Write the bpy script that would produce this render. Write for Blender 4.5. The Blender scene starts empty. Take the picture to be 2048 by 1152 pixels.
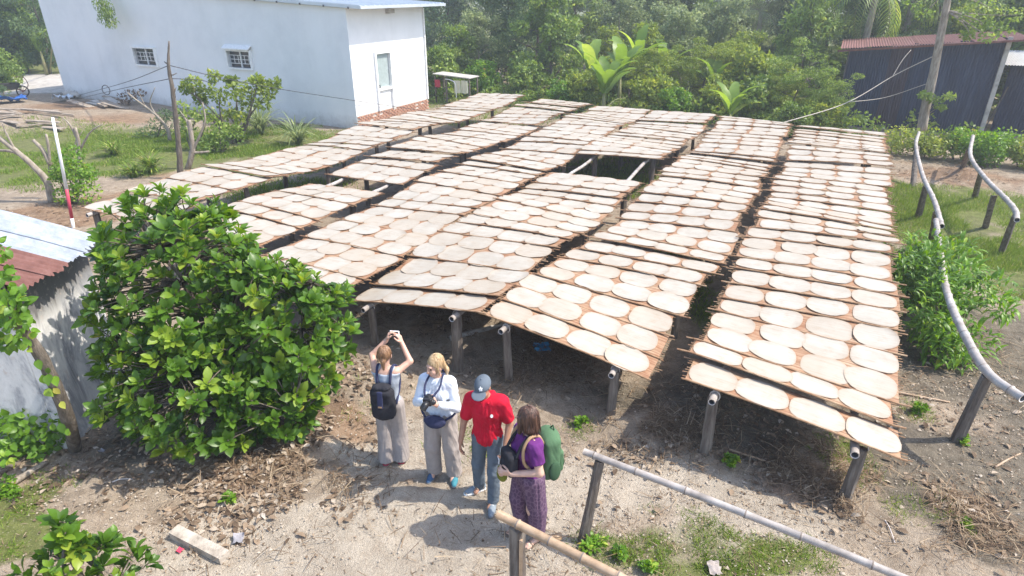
import bpy, bmesh, math, random
import numpy as np
from mathutils import Vector, Matrix, Euler
random.seed(7); np.random.seed(7)
RNG = np.random.RandomState(11)
SC = bpy.context.scene
COL = SC.collection

# ------------------------------------------------------------------ camera
CAM_H, CAM_PITCH, CAM_F = 5.0, math.radians(25.5), 1250.0
cam_d = bpy.data.cameras.new('camera'); cam = bpy.data.objects.new('camera', cam_d); COL.objects.link(cam)
cam.location = (0, 0, CAM_H); cam.rotation_euler = (math.pi/2 - CAM_PITCH, 0, 0)
cam_d.sensor_width = 36.0; cam_d.lens = 36.0*CAM_F/2048.0; cam_d.clip_start = 0.05; cam_d.clip_end = 3000
SC.camera = cam
# ------------------------------------------------------------------ light
SUN_EL = math.radians(54); SUN_AZ = math.radians(94.5)      # azimuth clockwise from +Y
wd = bpy.data.worlds.new('World'); SC.world = wd; wd.use_nodes = True
nt = wd.node_tree; bgn = nt.nodes['Background']
sky = nt.nodes.new('ShaderNodeTexSky'); sky.sky_type = 'NISHITA'; sky.sun_disc = False
sky.sun_elevation = SUN_EL; sky.sun_rotation = SUN_AZ; sky.altitude = 10; sky.air_density = 1.0; sky.dust_density = 1.6
nt.links.new(sky.outputs[0], bgn.inputs[0]); bgn.inputs[1].default_value = 0.15
sd = bpy.data.lights.new('sun', 'SUN'); sd.energy = 2.75; sd.angle = math.radians(0.55); sd.color = (1.0, 0.93, 0.82)
sun = bpy.data.objects.new('sun', sd); COL.objects.link(sun)
to_sun = Vector((math.sin(SUN_AZ)*math.cos(SUN_EL), math.cos(SUN_AZ)*math.cos(SUN_EL), math.sin(SUN_EL)))
sun.rotation_euler = to_sun.to_track_quat('Z', 'Y').to_euler(); sun.location = (20, 0, 30)
vs = SC.view_settings; vs.view_transform = 'Standard'; vs.look = 'None'; vs.gamma = 1.0; vs.exposure = 1.28
vs.use_curve_mapping = False
try:
    SC.cycles.max_bounces = 5; SC.cycles.diffuse_bounces = 3; SC.cycles.glossy_bounces = 2; SC.cycles.transmission_bounces = 3; SC.cycles.volume_bounces = 0; SC.cycles.transparent_max_bounces = 8
except Exception: pass

# ------------------------------------------------------------------ layout helpers (site survey)
_c, _s = math.cos(CAM_PITCH), math.sin(CAM_PITCH)
def G(x, y, z=0.0):
    """survey point: where the sight line through photo point (x, y) meets height z"""
    dx = (x-1024)/CAM_F; dy = -(y-576)/CAM_F
    d = Vector((dx, _c+dy*_s, -_s+dy*_c)); t = (z-CAM_H)/d.z
    return Vector((0, 0, CAM_H)) + d*t
def GY(x, y, Y):
    dx = (x-1024)/CAM_F; dy = -(y-576)/CAM_F
    d = Vector((dx, _c+dy*_s, -_s+dy*_c)); t = Y/d.y
    return Vector((0, 0, CAM_H)) + d*t
AZ = math.radians(26.6)
UX, UY = math.sin(AZ), math.cos(AZ)            # along the racks
VX, VY = math.cos(AZ), -math.sin(AZ)           # across the racks, to the right
def ST(s, t, z=0.0): return Vector((UX*s+VX*t, UY*s+VY*t, z))

# ------------------------------------------------------------------ object helpers
def tag(o, label=None, cat=None, group=None, kind=None):
    if label: o['label'] = label
    if cat: o['category'] = cat
    if group: o['group'] = group
    if kind: o['kind'] = kind
    return o
def empty(name, loc=(0, 0, 0), rz=0, label=None, cat=None, group=None):
    o = bpy.data.objects.new(name, None); COL.objects.link(o)
    o.location = loc; o.rotation_euler = (0, 0, rz); o.empty_display_size = 0.1
    return tag(o, label, cat, group)
def link(name, me, parent=None, mats=None):
    o = bpy.data.objects.new(name, me); COL.objects.link(o)
    if mats is not None and len(me.materials) == 0:
        for m in (mats if isinstance(mats, (list, tuple)) else [mats]): me.materials.append(m)
    if parent is not None: o.parent = parent
    return o
def npmesh(name, V, F, mats=None, smooth=False, midx=None, attrs=None):
    """V (n,3); F (m,k) int array with k = 3 or 4, or list of faces"""
    me = bpy.data.meshes.new(name)
    if isinstance(F, np.ndarray):
        n, m, k = len(V), len(F), F.shape[1]
        me.vertices.add(n); me.vertices.foreach_set('co', np.asarray(V, dtype=np.float32).ravel())
        me.loops.add(m*k); me.loops.foreach_set('vertex_index', F.astype(np.int32).ravel())
        me.polygons.add(m); me.polygons.foreach_set('loop_start', np.arange(0, m*k, k, dtype=np.int32))
        try: me.polygons.foreach_set('loop_total', np.full(m, k, dtype=np.int32))
        except Exception: pass
        me.update(calc_edges=True)
    else:
        me.from_pydata([tuple(v) for v in V], [], F); me.update()
    if smooth: me.polygons.foreach_set('use_smooth', np.ones(len(me.polygons), dtype=bool))
    if midx is not None: me.polygons.foreach_set('material_index', np.asarray(midx, dtype=np.int32))
    if attrs:
        for an, (dom, arr) in attrs.items():
            a = me.attributes.new(an, 'FLOAT', dom); a.data.foreach_set('value', np.asarray(arr, dtype=np.float32))
    for m in (mats if isinstance(mats, (list, tuple)) else ([mats] if mats else [])): me.materials.append(m)
    return me
class MB:
    def __init__(s): s.v = []; s.f = []; s.m = []
    def add(s, vs, fs, mi=0):
        o = len(s.v); s.v += [tuple(p) for p in vs]; s.f += [[i+o for i in f] for f in fs]; s.m += [mi]*len(fs); return s
    def box(s, c, d, R=None, mi=0, taper=1.0):
        c = Vector(c); hx, hy, hz = d[0]/2, d[1]/2, d[2]/2
        P = []
        for z in (-hz, hz):
            k = taper if z > 0 else 1
            for x, y in ((-hx, -hy), (hx, -hy), (hx, hy), (-hx, hy)): P.append(Vector((x*k, y*k, z)))
        if R is not None: P = [R @ p for p in P]
        P = [p+c for p in P]
        return s.add(P, [[3, 2, 1, 0], [4, 5, 6, 7], [0, 1, 5, 4], [1, 2, 6, 5], [2, 3, 7, 6], [3, 0, 4, 7]], mi)
    def tube(s, path, rad, n=8, mi=0, cap=True, jit=0.0):
        path = [Vector(p) for p in path]; k = len(path)
        rad = [rad]*k if isinstance(rad, (int, float)) else list(rad)
        o = len(s.v); up = Vector((0, 0, 1)); prev = None
        for i, p in enumerate(path):
            d = (path[min(i+1, k-1)]-path[max(i-1, 0)]).normalized()
            if prev is None:
                a = d.cross(up)
                if a.length < 1e-3: a = d.cross(Vector((1, 0, 0)))
                a.normalize()
            else:
                a = (prev - d*prev.dot(d)).normalized()
            prev = a; b = d.cross(a)
            for j in range(n):
                an = 2*math.pi*j/n; r = rad[i]*(1+(random.uniform(-jit, jit) if jit else 0))
                s.v.append(tuple(p + a*math.cos(an)*r + b*math.sin(an)*r))
        for i in range(k-1):
            for j in range(n):
                s.f.append([o+i*n+j, o+i*n+(j+1) % n, o+(i+1)*n+(j+1) % n, o+(i+1)*n+j]); s.m.append(mi)
        if cap:
            s.f.append([o+j for j in range(n)][::-1]); s.m.append(mi)
            s.f.append([o+(k-1)*n+j for j in range(n)]); s.m.append(mi)
        return s
    def mesh(s, name, mats=None, smooth=False):
        me = bpy.data.meshes.new(name); me.from_pydata(s.v, [], s.f); me.update()
        if smooth: me.polygons.foreach_set('use_smooth', np.ones(len(me.polygons), dtype=bool))
        if any(s.m): me.polygons.foreach_set('material_index', np.array(s.m, dtype=np.int32))
        for m in (mats if isinstance(mats, (list, tuple)) else ([mats] if mats else [])): me.materials.append(m)
        return me
    def build(s, name, mats=None, parent=None, smooth=False): return link(name, s.mesh(name, mats, smooth), parent)
def lerp(a, b, t): return a+(b-a)*t
def polyl(pts, n):
    """resample a smooth (Catmull-Rom) curve through pts"""
    P = [Vector(p) for p in pts]; P = [P[0]*2-P[1]]+P+[P[-1]*2-P[-2]]; out = []
    for i in range(1, len(P)-2):
        for k in range(n):
            t = k/n; a, b, c, d = P[i-1:i+3]
            out.append(0.5*((2*b)+(c-a)*t+(2*a-5*b+4*c-d)*t*t+(3*b-a-3*c+d)*t**3))
    out.append(P[-2]); return out
ORD = ['first', 'second', 'third', 'fourth', 'fifth', 'sixth', 'seventh', 'eighth', 'ninth', 'tenth', 'eleventh', 'twelfth', 'thirteenth', 'fourteenth', 'fifteenth', 'sixteenth', 'seventeenth', 'eighteenth', 'nineteenth', 'twentieth']
ORD += ['twenty-'+o for o in ORD[:9]] + ['thirtieth'] + ['thirty-'+o for o in ORD[:9]]

# ------------------------------------------------------------------ materials
def L(nt, a, b): nt.links.new(a, b)
def newmat(name):
    m = bpy.data.materials.new(name); m.use_nodes = True
    return m, m.node_tree, m.node_tree.nodes['Principled BSDF']
def noise(nt, vec, scale, detail=4, rough=0.6, dist=0.0):
    n = nt.nodes.new('ShaderNodeTexNoise'); n.inputs['Scale'].default_value = scale; n.inputs['Detail'].default_value = detail
    n.inputs['Roughness'].default_value = rough; n.inputs['Distortion'].default_value = dist; L(nt, vec, n.inputs['Vector']); return n
def ramp(nt, fac, stops, interp='LINEAR'):
    r = nt.nodes.new('ShaderNodeValToRGB'); r.color_ramp.interpolation = interp; e = r.color_ramp.elements
    while len(e) < len(stops): e.new(0.5)
    for el, (p, c) in zip(e, stops):
        el.position = p; el.color = (c[0], c[1], c[2], 1) if hasattr(c, '__len__') else (c, c, c, 1)
    L(nt, fac, r.inputs[0]); return r
def mixc(nt, fac, a, b, mode='MIX'):
    m = nt.nodes.new('ShaderNodeMix'); m.data_type = 'RGBA'; m.blend_type = mode
    for sock, v in ((m.inputs[0], fac), (m.inputs[6], a), (m.inputs[7], b)):
        if hasattr(v, 'is_linked') or isinstance(v, bpy.types.NodeSocket): L(nt, v, sock)
        elif isinstance(v, (int, float)): sock.default_value = v
        else: sock.default_value = (v[0], v[1], v[2], 1)
    return m.outputs[2]
def math_n(nt, op, a, b=0.0):
    m = nt.nodes.new('ShaderNodeMath'); m.operation = op
    for i, v in ((0, a), (1, b)):
        if isinstance(v, (int, float)): m.inputs[i].default_value = v
        else: L(nt, v, m.inputs[i])
    return m.outputs[0]
def bump(nt, bs, h, strength=0.4, dist=0.02):
    b = nt.nodes.new('ShaderNodeBump'); b.inputs['Strength'].default_value = strength; b.inputs['Distance'].default_value = dist
    L(nt, h, b.inputs['Height']); L(nt, b.outputs[0], bs.inputs['Normal']); return b
def pos(nt, obj=False):
    if obj: return nt.nodes.new('ShaderNodeTexCoord').outputs['Object']
    return nt.nodes.new('ShaderNodeNewGeometry').outputs['Position']
def scaled(nt, vec, sc):
    m = nt.nodes.new('ShaderNodeMapping'); m.inputs['Scale'].default_value = sc; L(nt, vec, m.inputs[0]); return m.outputs[0]
def mat(name, cols, scale=6, rough=0.8, bmp=0.3, bscale=40, bdist=0.01, obj=False, stretch=None, metal=0, spec=0.3, fine=None, detail=5):
    """general weathered surface: colour wanders between cols by noise, relief from a finer noise"""
    m, nt, bs = newmat(name); P = pos(nt, obj)
    if stretch: P = scaled(nt, P, stretch)
    n = noise(nt, P, scale, detail, 0.65)
    k = len(cols); st = [(0.3+0.4*i/max(k-1, 1), c) for i, c in enumerate(cols)]
    c = ramp(nt, n.outputs[0], st).outputs[0]
    if fine:
        n3 = noise(nt, P, fine[0], 3, 0.6); c = mixc(nt, math_n(nt, 'MULTIPLY', ramp(nt, n3.outputs[0], [(0.45, 0), (0.7, 1)]).outputs[0], fine[2]), c, fine[1])
    L(nt, c, bs.inputs['Base Color']); bs.inputs['Roughness'].default_value = rough; bs.inputs['Metallic'].default_value = metal
    bs.inputs['Specular IOR Level'].default_value = spec
    if bmp:
        n2 = noise(nt, P, bscale, 4, 0.6); bump(nt, bs, n2.outputs[0], bmp, bdist)
    return m
def leafmat(name, dark, light, tip=None, trans=0.35, rough=0.45, spec=0.35, dead=None):
    """foliage: each leaf has its own shade ('var' per face), light passes through"""
    m, nt, bs = newmat(name)
    a = nt.nodes.new('ShaderNodeAttribute'); a.attribute_name = 'var'
    st = [(0.0, dark), (0.75, light)]
    if tip: st.append((0.93, tip))
    if dead: st.append((1.0, dead))
    c = ramp(nt, a.outputs['Fac'], st).outputs[0]
    n = noise(nt, pos(nt), 1.1, 2); c = mixc(nt, math_n(nt, 'MULTIPLY', n.outputs[0], 0.35), c, tuple(x*0.55 for x in dark))
    L(nt, c, bs.inputs['Base Color']); bs.inputs['Roughness'].default_value = rough; bs.inputs['Specular IOR Level'].default_value = spec
    tr = nt.nodes.new('ShaderNodeBsdfTranslucent')
    hs = nt.nodes.new('ShaderNodeHueSaturation'); hs.inputs['Hue'].default_value = 0.485; hs.inputs['Saturation'].default_value = 1.1; hs.inputs['Value'].default_value = 1.5
    L(nt, c, hs.inputs['Color']); L(nt, hs.outputs[0], tr.inputs['Color'])
    mx = nt.nodes.new('ShaderNodeMixShader'); mx.inputs[0].default_value = trans
    L(nt, bs.outputs[0], mx.inputs[1]); L(nt, tr.outputs[0], mx.inputs[2])
    L(nt, mx.outputs[0], nt.nodes['Material Output'].inputs['Surface'])
    return m
def plain(name, col, rough=0.7, metal=0, spec=0.4):
    m, nt, bs = newmat(name); n = noise(nt, pos(nt, True), 9, 4)
    L(nt, ramp(nt, n.outputs[0], [(0.3, tuple(c*0.88 for c in col)), (0.7, tuple(min(1, c*1.1) for c in col))]).outputs[0], bs.inputs['Base Color'])
    bs.inputs['Roughness'].default_value = rough; bs.inputs['Metallic'].default_value = metal; bs.inputs['Specular IOR Level'].default_value = spec
    return m
# ================================================================== THE GROUND
def GS(x, y, s):
    """survey point on the upright plane that crosses the racks' direction at s"""
    dx = (x-1024)/CAM_F; dy = -(y-576)/CAM_F
    d = Vector((dx, _c+dy*_s, -_s+dy*_c)); k = s/(d.x*UX+d.y*UY)
    return Vector((0, 0, CAM_H))+d*k
def GT(x, y, t):
    dx = (x-1024)/CAM_F; dy = -(y-576)/CAM_F
    d = Vector((dx, _c+dy*_s, -_s+dy*_c)); k = t/(d.x*VX+d.y*VY)
    return Vector((0, 0, CAM_H))+d*k
def st_of(p): return (p.x*UX+p.y*UY, p.x*VX+p.y*VY)

def vnoise(x, y, seed=0):
    """smooth value noise, numpy"""
    xi = np.floor(x).astype(int); yi = np.floor(y).astype(int); fx = x-xi; fy = y-yi
    fx = fx*fx*(3-2*fx); fy = fy*fy*(3-2*fy)
    def h(a, b):
        n = (a*374761393+b*668265263+seed*982451653) & 0x7fffffff
        n = ((n ^ (n >> 13))*1274126177) & 0x7fffffff
        return ((n ^ (n >> 16)) & 0xffff)/65535.0
    return (h(xi, yi)*(1-fx)+h(xi+1, yi)*fx)*(1-fy)+(h(xi, yi+1)*(1-fx)+h(xi+1, yi+1)*fx)*fy
def fbm(x, y, seed=0, o=4):
    r = 0; a = 0.5; f = 1
    for i in range(o): r = r+a*vnoise(x*f, y*f, seed+i*17); a *= 0.5; f *= 2.03
    return r/(1-0.5**o)
# mounds of straw and soil: (photo x, y, radius m, height m)
MOUNDS = [(860, 640, 0.9, 0.22), (1080, 720, 0.55, 0.16), (1060, 770, 0.5, 0.12), (700, 760, 0.7, 0.10), (1340, 870, 0.6, 0.14), (1420, 800, 0.5, 0.2),
          (500, 940, 0.55, 0.10), (660, 870, 0.4, 0.10), (1610, 930, 0.45, 0.10), (60, 250, 2.2, 0.45), (330, 205, 1.8, 0.25), (1150, 250, 1.5, 0.2), (1930, 350, 0.5, 0.25), (1260, 180, 1.6, 0.35)]
MW = [(G(x, y), r, h) for x, y, r, h in MOUNDS]
def gz(x, y):
    x = np.asarray(x, float); y = np.asarray(y, float)
    z = 0.10*(fbm(x*0.35, y*0.35, 3)-0.5)+0.045*(fbm(x*1.7, y*1.7, 9, 3)-0.5)
    for p, r, h in MW: z = z+h*np.exp(-((x-p.x)**2+(y-p.y)**2)/(r*r))*(0.6+0.8*fbm(x*2.5, y*2.5, 31, 3))
    return z
def gz1(x, y): return float(gz(np.array([x]), np.array([y]))[0])
def axis(lo, hi, d, far, g=1.22):
    a = list(np.arange(lo, hi, d)); st = d; x = a[-1]
    while x < far: st *= g; x += st; a.append(x)
    st = d; x = lo; pre = []
    while x > -far: st *= g; x -= st; pre.append(x)
    return np.array(pre[::-1]+a)
gx = axis(-11, 13, 0.085, 900); gy = axis(1.5, 14, 0.085, 900, 1.10)
GX, GYY = np.meshgrid(gx, gy); fxx, fyy = GX.ravel(), GYY.ravel()
near = np.exp(-(np.maximum(0, np.hypot(fxx, fyy-14)-40)/30)**2)
gzz = gz(fxx, fyy)*near
fine = np.clip(1-(fyy-8)/9, 0, 1)
gzz = gzz+fine*0.035*(fbm(fxx*7, fyy*7, 77, 2)-0.5)
def blobs(lst, jag=0.55):
    w = np.zeros_like(fxx)
    for x, y, rx, ry, a in lst:
        p = G(x, y); d = np.sqrt(((fxx-p.x)/rx)**2+((fyy-p.y)/ry)**2)
        w = np.maximum(w, a*np.clip(1.35-d, 0, 1))
    n = fbm(fxx*1.3, fyy*1.3, 5, 4)
    return np.clip((w-0.35+(n-0.5)*jag*2)*2.2, 0, 1)
GRASS = [(60, 300, 5, 4, 1.2), (250, 310, 5, 3, 1.2), (420, 290, 4, 3, 1.1), (600, 280, 3, 2, 1.0), (60, 340, 3, 2.0, 1.2), (540, 330, 2.5, 1.6, 0.9),
         (1900, 480, 1.6, 3.0, 1.1), (1960, 420, 2.4, 2.2, 1.1), (1820, 390, 1.0, 2.2, 1.0), (2020, 520, 1.2, 1.6, 1.1),
         (1340, 1075, 0.75, 0.45, 0.85), (1230, 1105, 0.5, 0.35, 0.8), (1560, 1120, 0.6, 0.35, 0.8), (1400, 1145, 0.5, 0.3, .8), (20, 1070, 0.5, 0.4, 1.1), (60, 990, .5, .4, .9),
         (960, 870, 0.45, 0.5, 0.62), (1690, 900, 0.4, 0.6, 0.75), (1390, 590, 0.4, 2.4, 0.75), (890, 470, 0.7, 1.8, 1.0), (1240, 360, 1.6, 2.0, 0.9), (600, 380, 1.6, 1.2, 0.9),
         (1100, 190, 14, 5, 1.1), (1700, 215, 9, 4, 1.1), (300, 120, 30, 8, 1.0)]
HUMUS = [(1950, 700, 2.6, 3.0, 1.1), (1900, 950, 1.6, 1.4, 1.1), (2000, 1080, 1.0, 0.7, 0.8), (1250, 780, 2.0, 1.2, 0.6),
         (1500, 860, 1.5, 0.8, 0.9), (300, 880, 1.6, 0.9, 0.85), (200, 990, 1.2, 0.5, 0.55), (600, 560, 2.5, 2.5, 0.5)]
RED = [(140, 215, 3.5, 2.4, 1.1), (250, 240, 2.5, 1.6, .9), (480, 940, 1.0, 0.6, 0.8), (640, 850, 0.8, 0.6, 0.9), (860, 640, 1.0, 0.8, 0.7), (1080, 730, 0.7, 0.5, 0.9), (1330, 870, 0.9, 0.5, .7),
       (1610, 960, 0.6, 0.4, .7), (1900, 350, 2.0, 1.6, 0.9), (150, 420, 2.5, 1.6, 0.9), (400, 350, 2.5, 1.0, .7), (1900, 1020, .7, .4, .6), (1740, 730, .5, .7, .7)]
PATH = [(800, 1080, 2.6, 1.0, 1.2), (1150, 980, 2.2, 0.7, 1.1), (1480, 1060, 1.4, 0.45, 1.1), (560, 1060, 1.5, 0.6, .9), (830, 900, 1.4, 0.9, 0.9), (330, 150, 20, 3, 0)]
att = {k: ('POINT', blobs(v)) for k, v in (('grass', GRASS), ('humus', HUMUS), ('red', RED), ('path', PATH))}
far_g = np.clip((np.hypot(fxx, fyy)-42)/15, 0, 1); att['grass'] = ('POINT', np.maximum(att['grass'][1], far_g))
nx_, ny_ = len(gx), len(gy); ii = np.arange((ny_-1)*(nx_-1)); r_, c_ = ii//(nx_-1), ii % (nx_-1); b_ = r_*nx_+c_
GF = np.stack([b_, b_+1, b_+nx_+1, b_+nx_], 1)
def ground_mat():
    m, nt, bs = newmat('ground_soil'); P = pos(nt)
    def A(n): a = nt.nodes.new('ShaderNodeAttribute'); a.attribute_name = n; return a.outputs['Fac']
    big = noise(nt, P, 0.9, 3, 0.65).outputs[0]; mid = noise(nt, P, 5.5, 5, 0.7).outputs[0]; fin = noise(nt, P, 34, 3, 0.7).outputs[0]; gr = noise(nt, P, 150, 1, 0.6).outputs[0]
    base = ramp(nt, mid, [(0.30, (0.25, 0.19, 0.135)), (0.5, (0.41, 0.33, 0.245)), (0.72, (0.53, 0.44, 0.34))]).outputs[0]
    path = ramp(nt, mid, [(0.28, (0.39, 0.32, 0.245)), (0.5, (0.52, 0.45, 0.36)), (0.75, (0.60, 0.53, 0.435))]).outputs[0]
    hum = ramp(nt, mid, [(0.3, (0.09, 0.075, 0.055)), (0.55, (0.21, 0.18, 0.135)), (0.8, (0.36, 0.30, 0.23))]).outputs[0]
    red = ramp(nt, mid, [(0.3, (0.16, 0.085, 0.045)), (0.52, (0.31, 0.19, 0.11)), (0.75, (0.45, 0.31, 0.20))]).outputs[0]
    gra = ramp(nt, mid, [(0.3, (0.085, 0.11, 0.025)), (0.55, (0.18, 0.21, 0.055)), (0.8, (0.31, 0.30, 0.12))]).outputs[0]
    def soft(att_):                                          # break the zone edges with noise
        return ramp(nt, math_n(nt, 'ADD', math_n(nt, 'MULTIPLY', att_, 0.8), math_n(nt, 'MULTIPLY', math_n(nt, 'SUBTRACT', fin, 0.5), 0.7)), [(0.22, 0), (0.62, 1)]).outputs[0]
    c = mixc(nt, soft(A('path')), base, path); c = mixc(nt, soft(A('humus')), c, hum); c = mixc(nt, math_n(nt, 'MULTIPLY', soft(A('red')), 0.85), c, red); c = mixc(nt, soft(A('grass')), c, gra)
    c = mixc(nt, ramp(nt, gr, [(0.35, 0.5), (0.65, 0)]).outputs[0], c, (0.06, 0.05, 0.04))
    v = nt.nodes.new('ShaderNodeTexVoronoi'); v.inputs['Scale'].default_value = 26; L(nt, P, v.inputs['Vector'])
    c = mixc(nt, ramp(nt, v.outputs['Distance'], [(0.10, 0.55), (0.22, 0)]).outputs[0], c, (0.42, 0.36, 0.29))
    c = mixc(nt, ramp(nt, big, [(0.42, 0.0), (0.68, 0.35)]).outputs[0], c, (0.15, 0.125, 0.10))
    L(nt, c, bs.inputs['Base Color']); bs.inputs['Roughness'].default_value = 0.95; bs.inputs['Specular IOR Level'].default_value = 0.12
    h = math_n(nt, 'ADD', math_n(nt, 'MULTIPLY', fin, 1.0), math_n(nt, 'MULTIPLY', gr, 0.5)); bump(nt, bs, h, 0.8, 0.03)
    return m
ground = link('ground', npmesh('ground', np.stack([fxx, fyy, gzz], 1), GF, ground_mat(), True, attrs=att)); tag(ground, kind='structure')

# ================================================================== THE WHITE HOUSE
def rendermat():
    m, nt, bs = newmat('house_paint'); P = pos(nt); n = noise(nt, P, 0.5, 5, .65); st_ = noise(nt, scaled(nt, P, (.9, .9, .12)), 1.3, 4, .6); f = noise(nt, P, 5, 5, .7)
    c = ramp(nt, n.outputs[0], [(.3, (.68, .69, .70)), (.5, (.76, .765, .77)), (.7, (.80, .80, .80))]).outputs[0]
    c = mixc(nt, ramp(nt, st_.outputs[0], [(.50, 0), (.75, .22)]).outputs[0], c, (.52, .52, .50))           # rain streaks
    sep = nt.nodes.new('ShaderNodeSeparateXYZ'); L(nt, P, sep.inputs[0])
    c = mixc(nt, ramp(nt, math_n(nt, 'ADD', sep.outputs[2], math_n(nt, 'MULTIPLY', f.outputs[0], .9)), [(.35, .75), (.62, .35), (1.1, 0)]).outputs[0], c, (.33, .29, .24))   # splashed mud at the foot
    L(nt, c, bs.inputs['Base Color']); bs.inputs['Roughness'].default_value = .85; bump(nt, bs, f.outputs[0], .15, .01); return m
M_render = rendermat()
M_white = plain('white_paint', (0.78, 0.78, 0.77), 0.5)
M_glassd = plain('dark_pane', (0.035, 0.045, 0.055), 0.12, 0, 0.6)
M_doorglass = plain('frosted_pane', (0.34, 0.40, 0.40), 0.25, 0, 0.6)
M_roofmetal = mat('zinc_roof', [(0.48, 0.52, 0.57), (0.60, 0.64, 0.68)], 1.5, 0.4, 0.1, 20, 0.004, metal=0.3)
M_concrete = mat('concrete', [(0.24, 0.22, 0.2), (0.42, 0.39, 0.35), (0.5, 0.47, 0.43)], 4, 0.9, 0.6, 50, 0.01)
M_brick = mat('brick_red', [(0.26, 0.12, 0.08), (0.40, 0.20, 0.13), (0.46, 0.29, 0.2)], 9, 0.9, 0.5, 60, 0.006)
M_mortar = mat('mortar', [(0.42, 0.38, 0.34), (0.58, 0.54, 0.49)], 6, 0.95, 0.5, 60, 0.006)
M_dark = plain('dark_metal', (0.05, 0.05, 0.055), 0.5)
HS, HT = 19.7, -16.7                    # front wall at s = HS, right wall at t = HT
HLEN, HDEP, HH = -16.7-st_of(GS(130, 182, 19.7))[1], 5.05, 4.40
house = empty('white_house', ST(HS, HT), -AZ, 'long white rendered house with two small barred windows and sloping metal roof', 'house')
# local frame: x = across (right), y = along (away)
hw = MB(); th = 0.2
slope = 0.05
def hz(x): return HH-slope*x
def wallq(mb, x0, x1, y0, y1, z0): mb.add([(x0, y0, z0), (x1, y0, z0), (x1, y1, z0), (x0, y1, z0), (x0, y0, hz(x0)), (x1, y0, hz(x1)), (x1, y1, hz(x1)), (x0, y1, hz(x0))],
                                          [[3, 2, 1, 0], [4, 5, 6, 7], [0, 1, 5, 4], [1, 2, 6, 5], [2, 3, 7, 6], [3, 0, 4, 7]])
def hl(p): d = p-ST(HS, HT); return Vector((d.x*VX+d.y*VY, d.x*UX+d.y*UY, d.z))
# windows seen in the front wall, door in the right wall (local coordinates from the survey)
W1a, W1b = hl(GS(275, 128, HS)), hl(GS(309, 98, HS)); W2a, W2b = hl(GS(461, 134, HS)), hl(GS(500, 104, HS))
holes = [(W1a.x, W1b.x, W1a.z, W1b.z), (W2a.x, W2b.x, W2a.z, W2b.z)]
def wall_with_holes(mb, x0, x1, z0, ztop, holes, y0, y1):
    """front wall as blocks round rectangular openings"""
    xs = x0
    for a, b, c, d in holes:
        mb.add(*blk(xs, a, y0, y1, z0, ztop(xs), ztop(a))); mb.add(*blk(a, b, y0, y1, z0, c, c)); mb.add(*blk(a, b, y0, y1, d, ztop(a), ztop(b))); xs = b
    mb.add(*blk(xs, x1, y0, y1, z0, ztop(xs), ztop(x1)))
def blk(x0, x1, y0, y1, z0, za, zb):
    return ([(x0, y0, z0), (x1, y0, z0), (x1, y1, z0), (x0, y1, z0), (x0, y0, za), (x1, y0, zb), (x1, y1, zb), (x0, y1, za)],
            [[3, 2, 1, 0], [4, 5, 6, 7], [0, 1, 5, 4], [1, 2, 6, 5], [2, 3, 7, 6], [3, 0, 4, 7]])
wall_with_holes(hw, -HLEN, 0, -0.3, hz, holes, 0, th); hw.build('front_wall', M_render, house)
D_a, D_b = hl(GT(757, 205, HT)), hl(GT(778, 103, HT)); dy0, dy1 = D_a.y, D_b.y; dz0, dz1 = 0.55, D_b.z
sw = MB()
for y0, y1, z0, z1 in ((th, dy0, 0.5, None), (dy1, HDEP, 0.5, None), (dy0, dy1, dz1, None), (dy0, dy1, 0.5, dz0)):
    zz = hz(0) if z1 is None else z1; sw.add(*blk(-th, 0, y0, y1, z0, zz, zz))
sw.build('side_wall', M_render, house)
bw = MB(); bw.add(*blk(-HLEN, -th, HDEP-th, HDEP, -0.3, hz(-HLEN), hz(-th))); bw.add(*blk(-HLEN, -HLEN+th, th, HDEP-th, -0.3, hz(-HLEN), hz(-HLEN+th))); bw.build('rear_wall', M_render, house)
rf = MB(); o1 = 0.85
rf.add([(-HLEN-.3, -.18, hz(-HLEN-.3)+.02), (o1, -.18, hz(o1)+.02), (o1, HDEP+.5, hz(o1)+.02), (-HLEN-.3, HDEP+.5, hz(-HLEN-.3)+.02),
        (-HLEN-.3, -.18, hz(-HLEN-.3)+.12), (o1, -.18, hz(o1)+.12), (o1, HDEP+.5, hz(o1)+.12), (-HLEN-.3, HDEP+.5, hz(-HLEN-.3)+.12)],
       [[3, 2, 1, 0], [4, 5, 6, 7], [0, 1, 5, 4], [1, 2, 6, 5], [2, 3, 7, 6], [3, 0, 4, 7]])
roof = rf.build('roof', M_roofmetal, house)
rb = MB()
y = -.15
while y < HDEP+.45: rb.box((o1/2-HLEN/2-.15, y, hz(o1/2-HLEN/2-.15)+.135), (HLEN+o1+.25, 0.035, 0.03), Matrix.Rotation(math.atan(slope), 3, 'Y')); y += 0.28
rb.build('roof_rib', M_roofmetal, roof)
for k in range(14):
    b = MB(); xx = 0.3-k*1.15; b.box((xx, -.20, hz(xx)+0.03), (.035, .05, .07)); b.build('roof_clip', M_dark, roof)
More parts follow.
